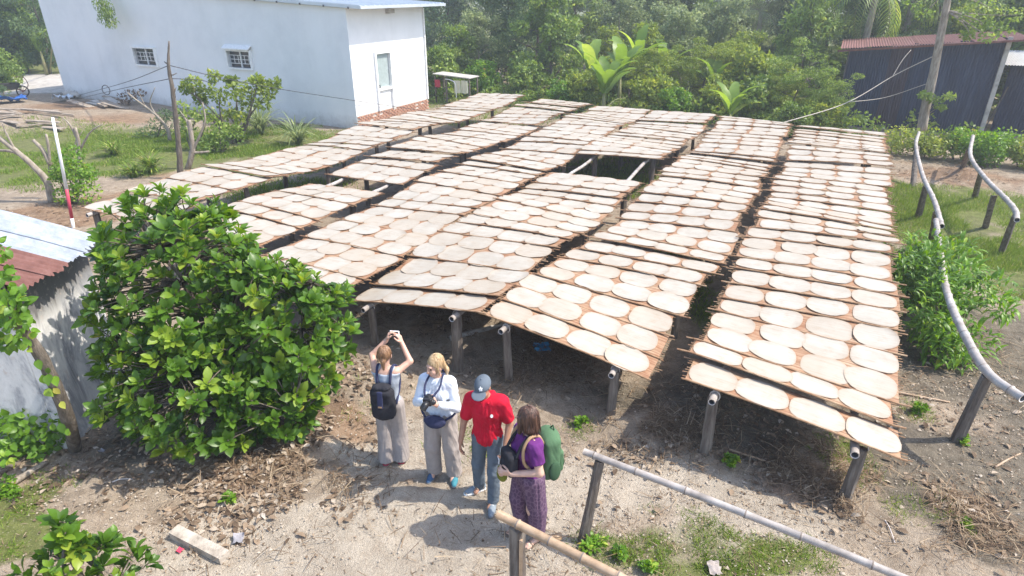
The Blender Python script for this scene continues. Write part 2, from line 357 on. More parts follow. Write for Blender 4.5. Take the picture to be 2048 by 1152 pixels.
def window(parent, a, b, y, hood=False):
    w, h = b.x-a.x, b.z-a.z; cx = (a.x+b.x)/2; cz = (a.z+b.z)/2
    f = MB(); t = 0.07
    for c, d in (((a.x-t/2, y-.02, cz), (t, .16, h+2*t)), ((b.x+t/2, y-.02, cz), (t, .16, h+2*t)), ((cx, y-.02, a.z-t/2), (w, .158, t)), ((cx, y-.02, b.z+t/2), (w, .158, t))): f.box(c, d)
    win = f.build('window', M_white, parent)
    MB().box((cx, y+.10, cz), (w, .015, h)).build('pane', M_glassd, win)
    MB().box((cx, y+.06, cz), (.055, .05, h)).build('mullion', M_white, win)
    for q in range(1, 4): MB().box((cx, y+.035, a.z+h*q/4), (w, .018, .02)).build('grille_bar', M_white, win)
    for q in (0.22, 0.40, 0.68, 0.86): MB().box((a.x+w*q, y+.035, cz), (.018, .017, h*0.5)).build('grille_bar', M_white, win)
    if hood:
        m = MB(); m.add([(a.x-.12, y-.22, b.z+.08), (b.x+.12, y-.22, b.z+.08), (b.x+.12, y, b.z+.22), (a.x-.12, y, b.z+.22), (a.x-.12, y-.22, b.z+.12), (b.x+.12, y-.22, b.z+.12), (b.x+.12, y, b.z+.26), (a.x-.12, y, b.z+.26)],
                        [[3, 2, 1, 0], [4, 5, 6, 7], [0, 1, 5, 4], [1, 2, 6, 5], [2, 3, 7, 6], [3, 0, 4, 7]]); m.build('hood', M_white, win)
window(house, W1a, W1b, 0); window(house, W2a, W2b, 0, True)
d = MB(); t = .09; cy = (dy0+dy1)/2; cz = (dz0+dz1)/2; zm = lerp(dz0, dz1, 0.36)
for c, q in (((.0, dy0-t/2+.04, cz), (.16, t, dz1-dz0+.1)), ((.0, dy1+t/2-.04, cz), (.16, t, dz1-dz0+.1)), ((.0, cy, dz1+t/2-.03), (.158, dy1-dy0, t)), ((0, cy, zm), (.12, dy1-dy0, .1))): d.box(c, q)
door = d.build('door', M_white, house)
MB().box((-.06, cy, (zm+dz1)/2), (.02, dy1-dy0, dz1-zm)).build('pane', M_doorglass, door)
MB().box((-.05, cy, (zm+dz0)/2), (.04, dy1-dy0, zm-dz0)).build('lower_panel', M_white, door)
MB().box((.06, dy0+.1, zm+.12), (.06, .03, .14)).build('handle', M_dark, door)
MB().box((.12, lerp(0, HDEP, .5), hz(0)-.16), (.2, .34, .16)).build('vent_box', M_concrete, house)
MB().box((.04, HDEP-.06, 2.4), (.06, .06, 3.8)).build('drain_pipe', M_white, house)
# foundation of brick in a white mortar lattice
MB().box((-.06, HDEP/2, .1), (.12, HDEP-.02, .78)).build('foundation', M_mortar, house)
br = MB(); k = 0
for row in range(9):
    y = 0.05+(row % 2)*0.11
    while y < HDEP-.15:
        if random.random() > 0.08: br.box((.012, y+.09, -.14+row*.073), (.03, .17, .052), Matrix.Rotation(random.uniform(-.02, .02), 3, 'X'))
        y += 0.215
tag(br.build('brickwork', M_brick, house), kind='stuff')
# concrete yard beside the house, far left
yd = MB(); p0 = ST(19.0, -38.9); 
yq = [G(-260, 200), G(128, 187), G(150, 150), G(-260, 152)]; yd.add([Vector((q.x, q.y, .07)) for q in yq]+[Vector((q.x, q.y, -.2)) for q in yq], [[0, 1, 2, 3], [4, 5, 1, 0], [5, 6, 2, 1]])
tag(yd.build('concrete_yard', M_concrete), kind='structure')

# ================================================================== CORRUGATED SHED (right) AND HUT (left)
def corrugated(x0, x1, z0, z1, per=0.09, amp=0.014, n=6, wob=0.0):
    """upright sheet in local xz, ribs upright"""
    k = max(2, int((x1-x0)/per*n)); xs = np.linspace(x0, x1, k+1)
    V = []; F = []
    for i, x in enumerate(xs):
        yy = amp*math.sin((x-x0)/per*2*math.pi); V += [(x, yy, z0), (x, yy+wob, (z0+z1)/2), (x, yy, z1)]
    for i in range(k):
        for j in range(2): a = i*3+j; F.append([a, a+3, a+4, a+1])
    return np.array(V), np.array(F)
def tin(name, c1, c2, c3, rough=0.55, metal=0.2):
    m, nt, bs = newmat(name); P = pos(nt)
    n1 = noise(nt, scaled(nt, P, (3, 3, 0.35)), 2.2, 6, 0.7); n2 = noise(nt, P, 0.8, 4)
    c = ramp(nt, n1.outputs[0], [(0.32, c1), (0.55, c2), (0.78, c3)]).outputs[0]
    c = mixc(nt, ramp(nt, n2.outputs[0], [(0.45, 0), (0.75, 0.6)]).outputs[0], c, c1)
    L(nt, c, bs.inputs['Base Color']); bs.inputs['Roughness'].default_value = rough; bs.inputs['Metallic'].default_value = metal
    return m
M_tin_dark = tin('dark_blue_tin', (0.010, 0.018, 0.042), (0.022, 0.038, 0.078), (0.05, 0.075, 0.12))
M_tin_brown = tin('stained_tin', (0.03, 0.02, 0.03), (0.045, 0.035, 0.05), (0.06, 0.07, 0.10))
M_tin_rust = tin('rust_red_tin', (0.12, 0.05, 0.04), (0.19, 0.085, 0.07), (0.28, 0.16, 0.14), 0.8, 0.0)
M_tin_grey = tin('grey_zinc', (0.30, 0.33, 0.37), (0.47, 0.51, 0.56), (0.60, 0.63, 0.66), 0.42, 0.35)
M_tin_white = tin('pale_tin', (0.45, 0.46, 0.47), (0.62, 0.63, 0.63), (0.7, 0.7, 0.7), 0.5, 0.1)
M_postwood = mat('weathered_post', [(0.07, 0.055, 0.045), (0.15, 0.125, 0.105), (0.25, 0.22, 0.19)], 5, 0.9, 0.7, 30, 0.012, stretch=(4, 4, 0.5))
SS = 29.3
def sl(p): s, t = st_of(p); return (t, s, p.z)
shed_l = GS(1668, 250, SS); shed_r = GS(1958, 262, SS); t0 = st_of(shed_l)[1]; t1 = st_of(shed_r)[1]
zl = GS(1672, 94, SS).z; zr = GS(2000, 76, SS).z
shed = empty('metal_shed', ST(SS, t0), -AZ, 'dark blue corrugated metal shed with a rust red tin roof', 'shed')
Ws = t1-t0; npan = 7
for i in range(npan):
    a, b = Ws*i/npan, Ws*(i+1)/npan+.03; z1 = lerp(zl, zr, (i+.5)/npan)
    V, F = corrugated(a, b, random.uniform(-.05, .05), z1-.02); V[:, 1] += (i % 2)*0.012
    o = link('wall_panel', npmesh('wall_panel', V, F, M_tin_brown if i == 2 else M_tin_dark, True), shed)
for i in range(5):
    V, F = corrugated(0, 0.95, 0.0, zr); o = link('side_panel', npmesh('side_panel', V, F, M_tin_dark, True), shed); o.location = (Ws, i*.92, 0); o.rotation_euler = (0, 0, math.pi/2)
for x in (0.0, Ws*.34, Ws*.70):
    MB().box((x, .07, zl/2), (.1, .1, zl)).build('post', M_postwood, shed)
MB().box((Ws+.05, -.07, zr/2), (.14, .14, zr+.1)).build('corner_post', M_concrete, shed)
nr = 7
for i in range(nr):
    a, b = -.35+(Ws+1.0)*i/nr, -.35+(Ws+1.0)*(i+1)/nr+.06
    k = int((b-a)/.09*5); V = []; F = []
    for q in range(k+1):
        x = lerp(a, b, q/k); zz = lerp(zl, zr, (x+.35)/(Ws+1.0))+.02*math.sin(x/.09*2*math.pi)+(i % 2)*.018
        V += [(x, -.45, zz-.02), (x, 1.6, zz+.04), (x, 3.4, zz+.08)]
    for q in range(k):
        for j in range(2): F.append([q*3+j, q*3+3+j, q*3+4+j, q*3+1+j])
    link('roof_sheet', npmesh('roof_sheet', np.array(V), np.array(F), M_tin_rust, True), shed)
MB().box((Ws/2, -.43, lerp(zl, zr, .5)-.07), (Ws+.9, .05, .07), Matrix.Rotation(-math.atan((zr-zl)/Ws), 3, 'Y')).build('eave_batten', M_tin_rust, shed)
# a lower lean-to on its right
lean = empty('lean_to_shed', ST(SS+1.2, t1+.55), -AZ, 'low dark metal lean-to with a pale tin roof at the right edge', 'shed')
for i in range(5):
    V, F = corrugated(i*.9, i*.9+.93, 0, 2.55); V[:, 1] += (i % 2)*0.012; link('wall_panel', npmesh('wall_panel', V, F, M_tin_dark, True), lean)
V, F = corrugated(-.55, 4.8, -1.1, 2.6); V = V[:, [0, 2, 1]]; V[:, 2] += 2.62+V[:, 1]*0.07
link('roof_sheet', npmesh('roof_sheet', V, F, M_tin_white, True), lean)
MB().tube([(-.25, -.25, 0), (.1, -.15, 1.7)], .025, 6).build('leaning_stick', M_postwood, lean)

# hut at the left edge
def stain_mat():
    m, nt, bs = newmat('stained_plaster'); P = pos(nt)
    n1 = noise(nt, scaled(nt, P, (1.6, 1.6, 0.55)), 2.6, 7, 0.7, 0.6); n2 = noise(nt, P, 12, 5, 0.7)
    c = ramp(nt, n1.outputs[0], [(0.30, (0.16, 0.16, 0.165)), (0.42, (0.36, 0.36, 0.37)), (0.52, (0.60, 0.59, 0.57)), (0.70, (0.74, 0.72, 0.69))]).outputs[0]
    sep = nt.nodes.new('ShaderNodeSeparateXYZ'); L(nt, P, sep.inputs[0])
    top = ramp(nt, math_n(nt, 'ADD', math_n(nt, 'MULTIPLY', sep.outputs[2], 0.45), math_n(nt, 'MULTIPLY', n1.outputs[0], 0.35)), [(0.90, 0), (1.08, 0.9)]).outputs[0]
    c = mixc(nt, top, c, (0.10, 0.095, 0.09))             # wall turns unevenly darker towards its top
    c = mixc(nt, ramp(nt, n2.outputs[0], [(0.58, 0), (0.7, .6)]).outputs[0], c, (0.50, 0.42, 0.36))
    L(nt, c, bs.inputs['Base Color']); bs.inputs['Roughness'].default_value = 0.92; bump(nt, bs, n2.outputs[0], 0.4, 0.01)
    return m
M_plaster = stain_mat()
hut = empty('small_hut', (-5.30, 5.98, 0), 0.04, 'small hut with stained white wall and corrugated roof, grey with rusty red sheets', 'hut')
hw = MB(); hw.box((-.06, .65, .95), (.12, 1.30, 2.3)); hw.build('side_wall', M_plaster, hut)
MB().add(*blk(-3.375, -.125, 0, .12, -.2, 3.36, 2.26)).build('near_wall', M_plaster, hut)
MB().add(*blk(-3.375, -.125, 1.18, 1.28, -.2, 3.36, 2.26)).build('far_wall', M_plaster, hut)
def roofsheet(name, y0, y1, x0, x1, zoff, m, rag=0.05, per=.085):
    k = int((y1-y0)/per*5); V = []; F = []; nx = 8
    for q in range(k+1):
        yy = lerp(y0, y1, q/k); e = random.uniform(-rag, rag) if q % 5 == 0 else 0
        for j in range(nx+1):
            x = lerp(x0, x1, j/nx)+(e if j == nx else 0); V.append((x, yy, 2.19-(x-.2)*0.34+.016*math.sin(yy/per*2*math.pi)+zoff+.012*math.sin(x*3+yy*2)))
    for q in range(k):
        for j in range(nx): a = q*(nx+1)+j; F.append([a, a+1, a+nx+2, a+nx+1])
    return link(name, npmesh(name, np.array(V), np.array(F), m, True), hut)
roofsheet('roof_sheet', .92, 1.36, -3.6, .24, .015, M_tin_grey); roofsheet('roof_sheet', .50, .96, -3.6, .26, .0, M_tin_grey)
roofsheet('roof_sheet', .18, .54, -3.6, .30, .02, M_tin_rust); roofsheet('roof_sheet', -.14, .22, -3.6, .24, .005, M_tin_rust)
MB().box((.06, .6, 2.14), (.07, 1.3, .07)).build('eave_batten', M_postwood, hut)
# ================================================================== DRYING RACKS
M_bamboo = mat('grey_bamboo', [(0.22, 0.19, 0.165), (0.36, 0.32, 0.29), (0.46, 0.43, 0.40)], 5, 0.55, 0.25, 60, 0.004, spec=0.45)
M_bamboo_t = mat('tan_bamboo', [(0.26, 0.17, 0.10), (0.40, 0.28, 0.18), (0.48, 0.36, 0.26)], 5, 0.5, 0.25, 60, 0.004, spec=0.45)
M_node = plain('bamboo_node', (0.20, 0.165, 0.14), 0.8)
M_cut = plain('bleached_cut_end', (0.60, 0.54, 0.50), 0.85)
M_rod = mat('bamboo_rod', [(0.20, 0.10, 0.05), (0.34, 0.20, 0.11), (0.48, 0.34, 0.21)], 7, 0.7, 0.3, 60, 0.004)
def matweave():
    m, nt, bs = newmat('bamboo_mat'); P = pos(nt); R = nt.nodes.new('ShaderNodeMapping'); R.inputs['Rotation'].default_value = (0, 0, AZ); L(nt, P, R.inputs[0])
    n = noise(nt, P, 3.0, 5, 0.7); f = noise(nt, scaled(nt, R.outputs[0], (1.2, 34, 1)), 1.0, 2, 0.7)
    c = ramp(nt, n.outputs[0], [(0.28, (0.27, 0.12, 0.065)), (0.46, (0.36, 0.22, 0.135)), (0.7, (0.43, 0.33, 0.225))]).outputs[0]
    c = mixc(nt, ramp(nt, f.outputs[0], [(0.38, 0.85), (0.60, 0)]).outputs[0], c, (0.20, 0.095, 0.05))
    L(nt, c, bs.inputs['Base Color']); bs.inputs['Roughness'].default_value = 0.8; bs.inputs['Specular IOR Level'].default_value = .2
    bump(nt, bs, f.outputs[0], 0.5, 0.006); return m
M_mat = matweave()
def papermat():
    m, nt, bs = newmat('rice_paper'); P = pos(nt)
    n = noise(nt, P, 2.3, 4, 0.6); f = noise(nt, P, 70, 3, 0.6); oi = nt.nodes.new('ShaderNodeAttribute'); oi.attribute_name = 'var'
    c = ramp(nt, n.outputs[0], [(0.3, (0.40, 0.37, 0.315)), (0.5, (0.455, 0.43, 0.375)), (0.7, (0.50, 0.475, 0.425))]).outputs[0]
    c = mixc(nt, math_n(nt, 'MULTIPLY', oi.outputs['Fac'], 0.45), c, (0.40, 0.325, 0.24))
    ed = nt.nodes.new('ShaderNodeAttribute'); ed.attribute_name = 'edge'           # sheets dry thinner and browner at the rim
    c = mixc(nt, math_n(nt, 'MULTIPLY', ed.outputs['Fac'], 0.5), c, (0.37, 0.265, 0.175))
    c = mixc(nt, ramp(nt, f.outputs[0], [(0.55, 0), (0.72, 0.35)]).outputs[0], c, (0.46, 0.38, 0.29))
    R = nt.nodes.new('ShaderNodeMapping'); R.inputs['Rotation'].default_value = (0, 0, AZ); L(nt, P, R.inputs[0])
    wv = noise(nt, scaled(nt, R.outputs[0], (1.2, 34, 1)), 1.0, 2, 0.7); pt_ = noise(nt, P, 7, 4, .65)       # weave and thin patches showing through
    c = mixc(nt, math_n(nt, 'MULTIPLY', ramp(nt, wv.outputs[0], [(.40, 1), (.60, 0)]).outputs[0], ramp(nt, pt_.outputs[0], [(.40, .08), (.68, .42)]).outputs[0]), c, (0.30, 0.21, 0.14))
    c = mixc(nt, ramp(nt, pt_.outputs[0], [(.55, 0), (.75, .35)]).outputs[0], c, (0.38, 0.30, 0.215))
    L(nt, c, bs.inputs['Base Color']); bs.inputs['Roughness'].default_value = 0.62; bs.inputs['Specular IOR Level'].default_value = 0.25
    bump(nt, bs, n.outputs[0], 0.25, 0.02)
    tr = nt.nodes.new('ShaderNodeBsdfTranslucent'); tr.inputs['Color'].default_value = (0.75, 0.6, 0.42, 1)
    mx = nt.nodes.new('ShaderNodeMixShader'); mx.inputs[0].default_value = 0.12; L(nt, bs.outputs[0], mx.inputs[1]); L(nt, tr.outputs[0], mx.inputs[2])
    L(nt, mx.outputs[0], nt.nodes['Material Output'].inputs['Surface']); return m
M_paper = papermat()
#  name for labels, left t, right t, s ranges covered by trays, rows per tray pattern, front tilt (left z, right z)
RACKS = [
    ('leftmost rack', -13.4, -11.25, [(7.0, 23.7)], [2, 2, 2, 1], (0.95, 0.98)),
    ('second rack from left', -10.55, -8.45, [(7.1, 10.5), (11.25, 23.5)], [2, 2, 1], (0.98, 0.90)),
    ('third rack from left', -8.05, -5.95, [(6.25, 23.4)], [2, 2, 1, 2], (0.98, 0.98)),
    ('fourth rack from left', -5.98, -3.74, [(6.45, 13.2), (15.45, 22.8)], [2, 2, 1, 1], (0.72, 1.06)),
    ('fifth rack from left', -3.70, -1.44, [(6.45, 22.9)], [1, 1, 1, 2], (1.05, 0.70)),
    ('rightmost rack', -0.94, 1.26, [(6.16, 22.4)], [1, 1, 2, 1, 1], (1.0, 0.72))]
def z_surf(r, s, w):
    """height of the rails' carrying surface of rack r at s, w = 0 left edge .. 1 right edge"""
    _, tl, tr_, rng, _, (fl, fr) = RACKS[r]
    k = max(0.0, min(1.0, (s-6.4)/3.2)); k = k*k*(3-2*k)
    zl_ = lerp(fl, 1.02+0.075*math.sin(s*0.83+r*2.1)+0.035*math.sin(s*2.1+r*1.3), k)
    zr_ = lerp(fr, 1.02+0.075*math.sin(s*0.83+r*2.1+0.9)+0.035*math.sin(s*1.9+r*0.7+1), k)
    bow = 0.03*math.sin(s*1.57+r)*(1-k)+0.02
    return lerp(zl_, zr_, w)+bow*4*w*(1-w)*0.5
def edge_t(r, s, w):
    _, tl, tr_, *_ = RACKS[r]
    return lerp(tl+(.08*min(1, (s-6.4)/9) if r == 5 else (.40*max(0, min(1, (s-6.7)/4)) if r == 4 else (.15*max(0, min(1, (s-6.4)/5)) if r == 3 else 0))), tr_+(0.02*(s-6.4) if r == 5 else (.30*max(0, min(1, (s-6.8)/3)) if r == 4 else (.14*max(0, min(1, (s-6.7)/4)) if r == 3 else 0))), w)
def bamboo(path, rad, name, parent, m=M_bamboo, nodes=0.45, endcut=True):
    """a pole with swollen nodes"""
    P = [Vector(p) for p in path]; ln = 0; acc = [0]
    for a, b in zip(P, P[1:]): ln += (b-a).length; acc.append(ln)
    def at(d):
        for i in range(len(P)-1):
            if d <= acc[i+1] or i == len(P)-2: return P[i].lerp(P[i+1], (d-acc[i])/max(1e-6, acc[i+1]-acc[i]))
    ds = []; d = random.uniform(.1, nodes)
    marks = []
    while d < ln: marks.append(d); d += nodes*random.uniform(.85, 1.15)
    pts = sorted(set([0, ln]+[x for q in marks for x in (q-.018, q-.006, q+.006, q+.018) if 0 < x < ln]+list(np.arange(0.15, ln, .15))))
    rr = []
    for d in pts:
        e = min([abs(d-q) for q in marks] or [9]); rr.append(rad*(1.16 if e < .008 else 1.0)*(1-.12*d/ln)*random.uniform(.97, 1.03))
    mb = MB().tube([at(d) for d in pts], rr, 10, 0, False)
    for i_ in range(len(pts)-1):
        if min([abs((pts[i_]+pts[i_+1])/2-q) for q in marks] or [9]) < .004:
            for j_ in range(10): mb.m[i_*10+j_] = 3
    n = len(mb.v); k = 10
    for end, base in ((0, 0), (1, n-k)):
        c = Vector((0, 0, 0))
        ring = [Vector(mb.v[base+j]) for j in range(k)]; c = sum(ring, Vector())/k
        inner = [c.lerp(p, .78) for p in ring]; o = len(mb.v); d = (ring[0]-ring[1]).cross(ring[2]-ring[1]).normalized()
        deep = [p+(at(.06 if end == 0 else ln-.06)-c) for p in inner]
        mb.v += [tuple(p) for p in inner+deep]
        for j in range(k):
            q = (j+1) % k; mb.f.append([base+j, base+q, o+q, o+j]); mb.m.append(1); mb.f.append([o+j, o+q, o+k+q, o+k+j]); mb.m.append(2)
        mb.f.append([o+k+j for j in range(k)]); mb.m.append(2)
    return mb.build(name, [m, M_cut, M_dark, M_node], parent, True)
def rough_post(p, top, w, parent, lean=(0, 0), m=None, name='post'):
    """squarish hewn post from below ground to height top"""
    mb = MB(); n = 7; pts = []; o = 0
    a0 = random.uniform(0, 1.5); z0 = gz1(p.x, p.y)-.25
    for i in range(n+1):
        f = i/n; z = lerp(z0, top, f); c = Vector((p.x+lean[0]*f, p.y+lean[1]*f, z))
        for j in range(8):
            an = a0+2*math.pi*j/8; rr = w*(0.62 if j % 2 else 0.52)*(1.12-.2*f)*random.uniform(.93, 1.07)
            mb.v.append(tuple(c+Vector((math.cos(an)*rr, math.sin(an)*rr*.8, (random.uniform(-.02, .02) if i == n else 0)))))
    for i in range(n):
        for j in range(8): mb.f.append([i*8+j, i*8+(j+1) % 8, (i+1)*8+(j+1) % 8, (i+1)*8+j]); mb.m.append(0)
    mb.f.append([n*8+j for j in range(8)]); mb.m.append(0)
    return mb.build(name, m or M_postwood, parent)
PAPER_STUFF_V, PAPER_STUFF_F, PAPER_STUFF_A, papers = [], [], [], []
na, RF = 22, (.62, .90, 1.0)
EDGE = np.array([0.0]+[0.0]*na+[.25]*na+[1.0]*na)
def paper_geo(cs, ct, ra, rb, surf, lift, tiltdir):
    """cs, ct: centre in rack coordinates; surf(s, t) -> z"""
    e = random.uniform(2.25, 3.0); ph = random.uniform(0, 6.28); V = [ST(cs, ct, surf(cs, ct)+lift)]
    cu = random.uniform(0, .016) if random.random() < .5 else .003; cp = random.uniform(0, 6.28)
    for k, f in enumerate(RF):
        for j in range(na):
            an = 2*math.pi*j/na; c_, s_ = math.cos(an), math.sin(an)
            cc = math.copysign(abs(c_)**(2/e), c_); ss = math.copysign(abs(s_)**(2/e), s_)
            wob = 1+.022*math.sin(3*an+ph)+.014*math.sin(5*an+ph*2)
            t = ct+ra*cc*f*wob; s = cs+rb*ss*f*wob
            V.append(ST(s, t, surf(s, t)+lift+.004*f*math.sin(2*an+ph)+tiltdir*(t-ct)+(max(0, math.sin(an*random.choice((1, 1, 2))+cp))*cu if k == 2 else 0)))
    F = [[0, 1+j, 1+(j+1) % na] for j in range(na)]
    for k in (0, 1):
        for j in range(na): q = (j+1) % na; F.append([1+k*na+j, 1+(k+1)*na+j, 1+(k+1)*na+q, 1+k*na+q])
    return V, F
tray_count = 0
for r, (rname, tl, tr_, rngs, pat, front) in enumerate(RACKS):
    rack = empty('drying_rack', ST(rngs[0][0], (tl+tr_)/2), 0, 'long rack of weathered posts and bamboo rails, the '+rname, 'rack', 'racks for drying rice paper in the yard')
    rack_inv = Matrix.Translation(-rack.location)
    s_lo, s_hi = rngs[0][0], rngs[-1][1]
    for w in (0.17, 0.83):
        ext = -0.12
        pts = [ST(s, edge_t(r, s, w)+.03*math.sin(s*1.1+r+w*5), z_surf(r, s, w)-.055) for s in np.arange(s_lo+ext, s_hi+.3, .4)]
        seg = 14
        for i in range(0, len(pts)-1, seg):
            q = pts[i:i+seg+2]
            if len(q) > 1: o = bamboo(q, .042*random.uniform(.92, 1.1), 'rail', rack); o.data.transform(rack_inv)
        s = s_lo+.05
        while s < s_hi+.1:
            p = ST(s+random.uniform(-.1, .1)*(s > s_lo+.2), edge_t(r, s, w)+random.uniform(-.04, .04)); dx = random.uniform(-.05, .05)
            o = rough_post(p, z_surf(r, s, w)-.09, random.uniform(.095, .13), rack, (dx, random.uniform(-.04, .04))); o.data.transform(rack_inv)
            zt = z_surf(r, s, w)-.055; o = MB().tube([p+Vector((dx, 0, 0))+Vector((VX*math.cos(a)*.055, VY*math.cos(a)*.055, zt-.02+math.sin(a)*.065)) for a in np.linspace(0, 2*math.pi, 11)], .007, 5).build('tie', M_cut, rack); o.data.transform(rack_inv)
            s += random.uniform(2.2, 2.7)
    tnum = 0
    for (a, b) in rngs:
        s = a; k = 0
        while s < b-.3:
            rows = pat[(k+r) % len(pat)]
            pitch = .485*rows*random.uniform(.97, 1.03); Lg = pitch+random.uniform(.03, .08)
            yaw = random.uniform(-.022, .022); toff = random.uniform(-.07, .07); lift_n = random.uniform(.012, .030); cross = random.uniform(-.025, .025); wave = random.uniform(-.02, .02)
            if random.random() < .10: lift_n += .045
            s0 = s
            def surf(ss, tt, r=r, s0=s0, Lg=Lg, lift_n=lift_n, cross=cross, wave=wave, tl=tl, tr_=tr_, b=b):
                w = (tt-edge_t(r, ss, 0))/(edge_t(r, ss, 1)-edge_t(r, ss, 0)); f = (ss-s0)/Lg
                return z_surf(r, max(s0, min(ss, b)), w)+lift_n*(1-f)+cross*(w-.5)*(1-f)+wave*math.sin(w*math.pi)*(1-f)+.012
            tray = empty('drying_tray', ST(s0, (tl+tr_)/2+toff, surf(s0, (tl+tr_)/2)), 0,
                         'bamboo mat tray, %s from the front on the %s' % (ORD[tnum], rname), 'tray', 'bamboo trays laid across the racks')
            inv = Matrix.Translation(-tray.location); tnum += 1; tray_count += 1
            nw, nl = 10, 2*rows
            tA, tB = edge_t(r, s0, 0)+toff, edge_t(r, s0, 1)+toff
            def pt(fw, fl):
                t = lerp(tA, tB, fw); ss = s0+Lg*fl+yaw*(t-(tA+tB)/2); return ss, t
            mb = MB()
            for side in (0, 1):
                for i in range(nw+1):
                    for j in range(nl+1):
                        ss, t = pt(i/nw, j/nl); mb.v.append(tuple(ST(ss, t, surf(ss, t)-side*.009)))
            n1 = (nw+1)*(nl+1)
            for i in range(nw):
                for j in range(nl):
                    q = i*(nl+1)+j; mb.f.append([q, q+nl+1, q+nl+2, q+1]); mb.f.append([n1+q+1, n1+q+nl+2, n1+q+nl+1, n1+q]); mb.m += [0, 0]
            for i in range(nw):
                q = i*(nl+1); mb.f.append([q, n1+q, n1+q+nl+1, q+nl+1]); q += nl; mb.f.append([q+nl+1, n1+q+nl+1, n1+q, q]); mb.m += [0, 0]
            # slat tips beyond both ends of the mat
            m_ = int(Lg/.05)
            for q in range(m_):
                fl = (q+.5)/m_
                for fw, sg in ((0, -1), (1, 1)):
                    ln = random.uniform(.0, .07)*(1.6 if random.random() < .15 else 1)
                    if ln < .015: continue
                    ss, t = pt(fw, fl); c0 = ST(ss, t-sg*.02, surf(ss, t)-.004); c1 = ST(ss+random.uniform(-.01, .01), t+sg*ln, surf(ss, t)-.006)
                    mb.tube([c0, c1], .0065, 4, 1, False)
            o = mb.build('mat', [M_mat, M_rod], tray); o.data.transform(inv)
            for fl, rr in ((0.0, .011), (0.985, .009))+(((.5, .009),) if rows == 2 and random.random() < .6 else ()):
                e0, e1 = random.uniform(.03, .16), random.uniform(.03, .14); P = []
                for i in range(-1, nw+2):
                    fw = max(0, min(1, i/nw)); ss, t = pt(fw, fl)
                    if i == -1: t -= e0
                    if i == nw+1: t += e1
                    P.append(ST(ss, t, surf(ss, max(tA, min(tB, t)))+(.004 if fl == 0 else -.016)))
                o = MB().tube(P, rr, 6).build('rod', M_rod, tray); o.data.transform(inv)
            for row in range(rows):
                stag = random.uniform(-.05, .05) if r > 4 else (.125 if (tnum*2+row) % 2 else -.125)*1.1*(1 if r < 4 else .5)+random.uniform(-.04, .04)
                for i in range(4):
                    wd = (tB-tA)/4; ct = lerp(tA, tB, (i+.5)/4)+stag*.4+random.uniform(-.04, .04); cs = s0+pitch*(row+.53)/rows+random.uniform(-.025, .025)+yaw*(ct-(tA+tB)/2)
                    ct = max(tA+.25, min(tB-.25, ct))
                    ra = wd*.5*(random.uniform(1.0, 1.09) if r < 4 else random.uniform(.95, 1.05)); rb = pitch/rows/2*(random.uniform(1.06, 1.16) if r < 4 else random.uniform(1.0, 1.09))
                    V, F = paper_geo(cs, ct, ra, rb, surf, .007+.004*(i % 2)+.002*row+.001*random.random(), random.choice((-1, 1))*.002)
                    papers.append((ST(cs, ct).length, r, tnum, rows, row, i, V, F, surf(cs, ct), random.random()**2.2))
            s += pitch*random.uniform(1.0, 1.03); k += 1
papers.sort(key=lambda q: q[0])
for n, (dist, r, tn, rows, row, i, V, F, zc, var) in enumerate(papers):
    if n < 300:
        c = V[0].copy(); me = npmesh('rice_paper', np.array([tuple(p-c) for p in V]), F, M_paper, True, attrs={'var': ('POINT', [var]*len(V)), 'edge': ('POINT', EDGE)})
        o = link('rice_paper', me); o.location = c
        rw = ('' if rows == 1 else (' in front row' if row == 0 else ' in back row'))
        tag(o, '%s rice paper from left%s, %s tray from front, %s' % (ORD[i], rw, ORD[tn-1], RACKS[r][0]), 'rice paper', 'round rice papers drying on the trays')
    else:
        o = len(PAPER_STUFF_V); PAPER_STUFF_V += [tuple(p) for p in V]; PAPER_STUFF_F += [[q+o for q in f] for f in F]; PAPER_STUFF_A += [var]*len(V)
if PAPER_STUFF_V:
    o = link('rice_papers', npmesh('rice_papers', PAPER_STUFF_V, PAPER_STUFF_F, M_paper, True, attrs={'var': ('POINT', PAPER_STUFF_A), 'edge': ('POINT', np.tile(EDGE, len(PAPER_STUFF_V)//len(EDGE)))}))
    tag(o, 'many round rice papers drying on the trays farther back', 'rice paper', kind='stuff')

# ---- empty rack at the right: two bent bamboo rails on posts
er = empty('bamboo_rail', G(1910, 880), 0, 'long bent grey bamboo rail on posts running through the bright green bush', 'rail', 'empty bamboo rails at the right')
inv = Matrix.Translation(-er.location)
g1 = [G(x, y, z) for x, y, z in ((2046, 797, 1.0), (1975, 745, 1.02), (1930, 670, 1.02), (1897, 595, 1.0), (1884, 530, .98), (1872, 440, 1.0), (1868, 400, 1.02), (1845, 350, 1.03), (1832, 292, 1.05), (1838, 265, 1.1))]
o = bamboo(polyl(g1[:6], 5), .052, 'rail', er, M_bamboo, .42); o.data.transform(inv)
o = bamboo(polyl([g1[5]+Vector((-.07, -.30, -.02))]+g1[6:], 5), .048, 'rail', er, M_bamboo, .42); o.data.transform(inv)
for (fx, fy, tx, ty) in ((1910, 880, 1975, 752), (1868, 470, 1873, 425), (1838, 430, 1852, 372), (1828, 380, 1834, 292)):
    f = G(fx, fy); t_ = G(tx, ty, .98); o = rough_post(f, .98, .12, er, (t_.x-f.x, t_.y-f.y)); o.data.transform(inv)
er2 = empty('bamboo_rail', G(2003, 503), 0, 'shorter curved grey bamboo rail on four posts over the grass at far right', 'rail', 'empty bamboo rails at the right')
inv = Matrix.Translation(-er2.location)
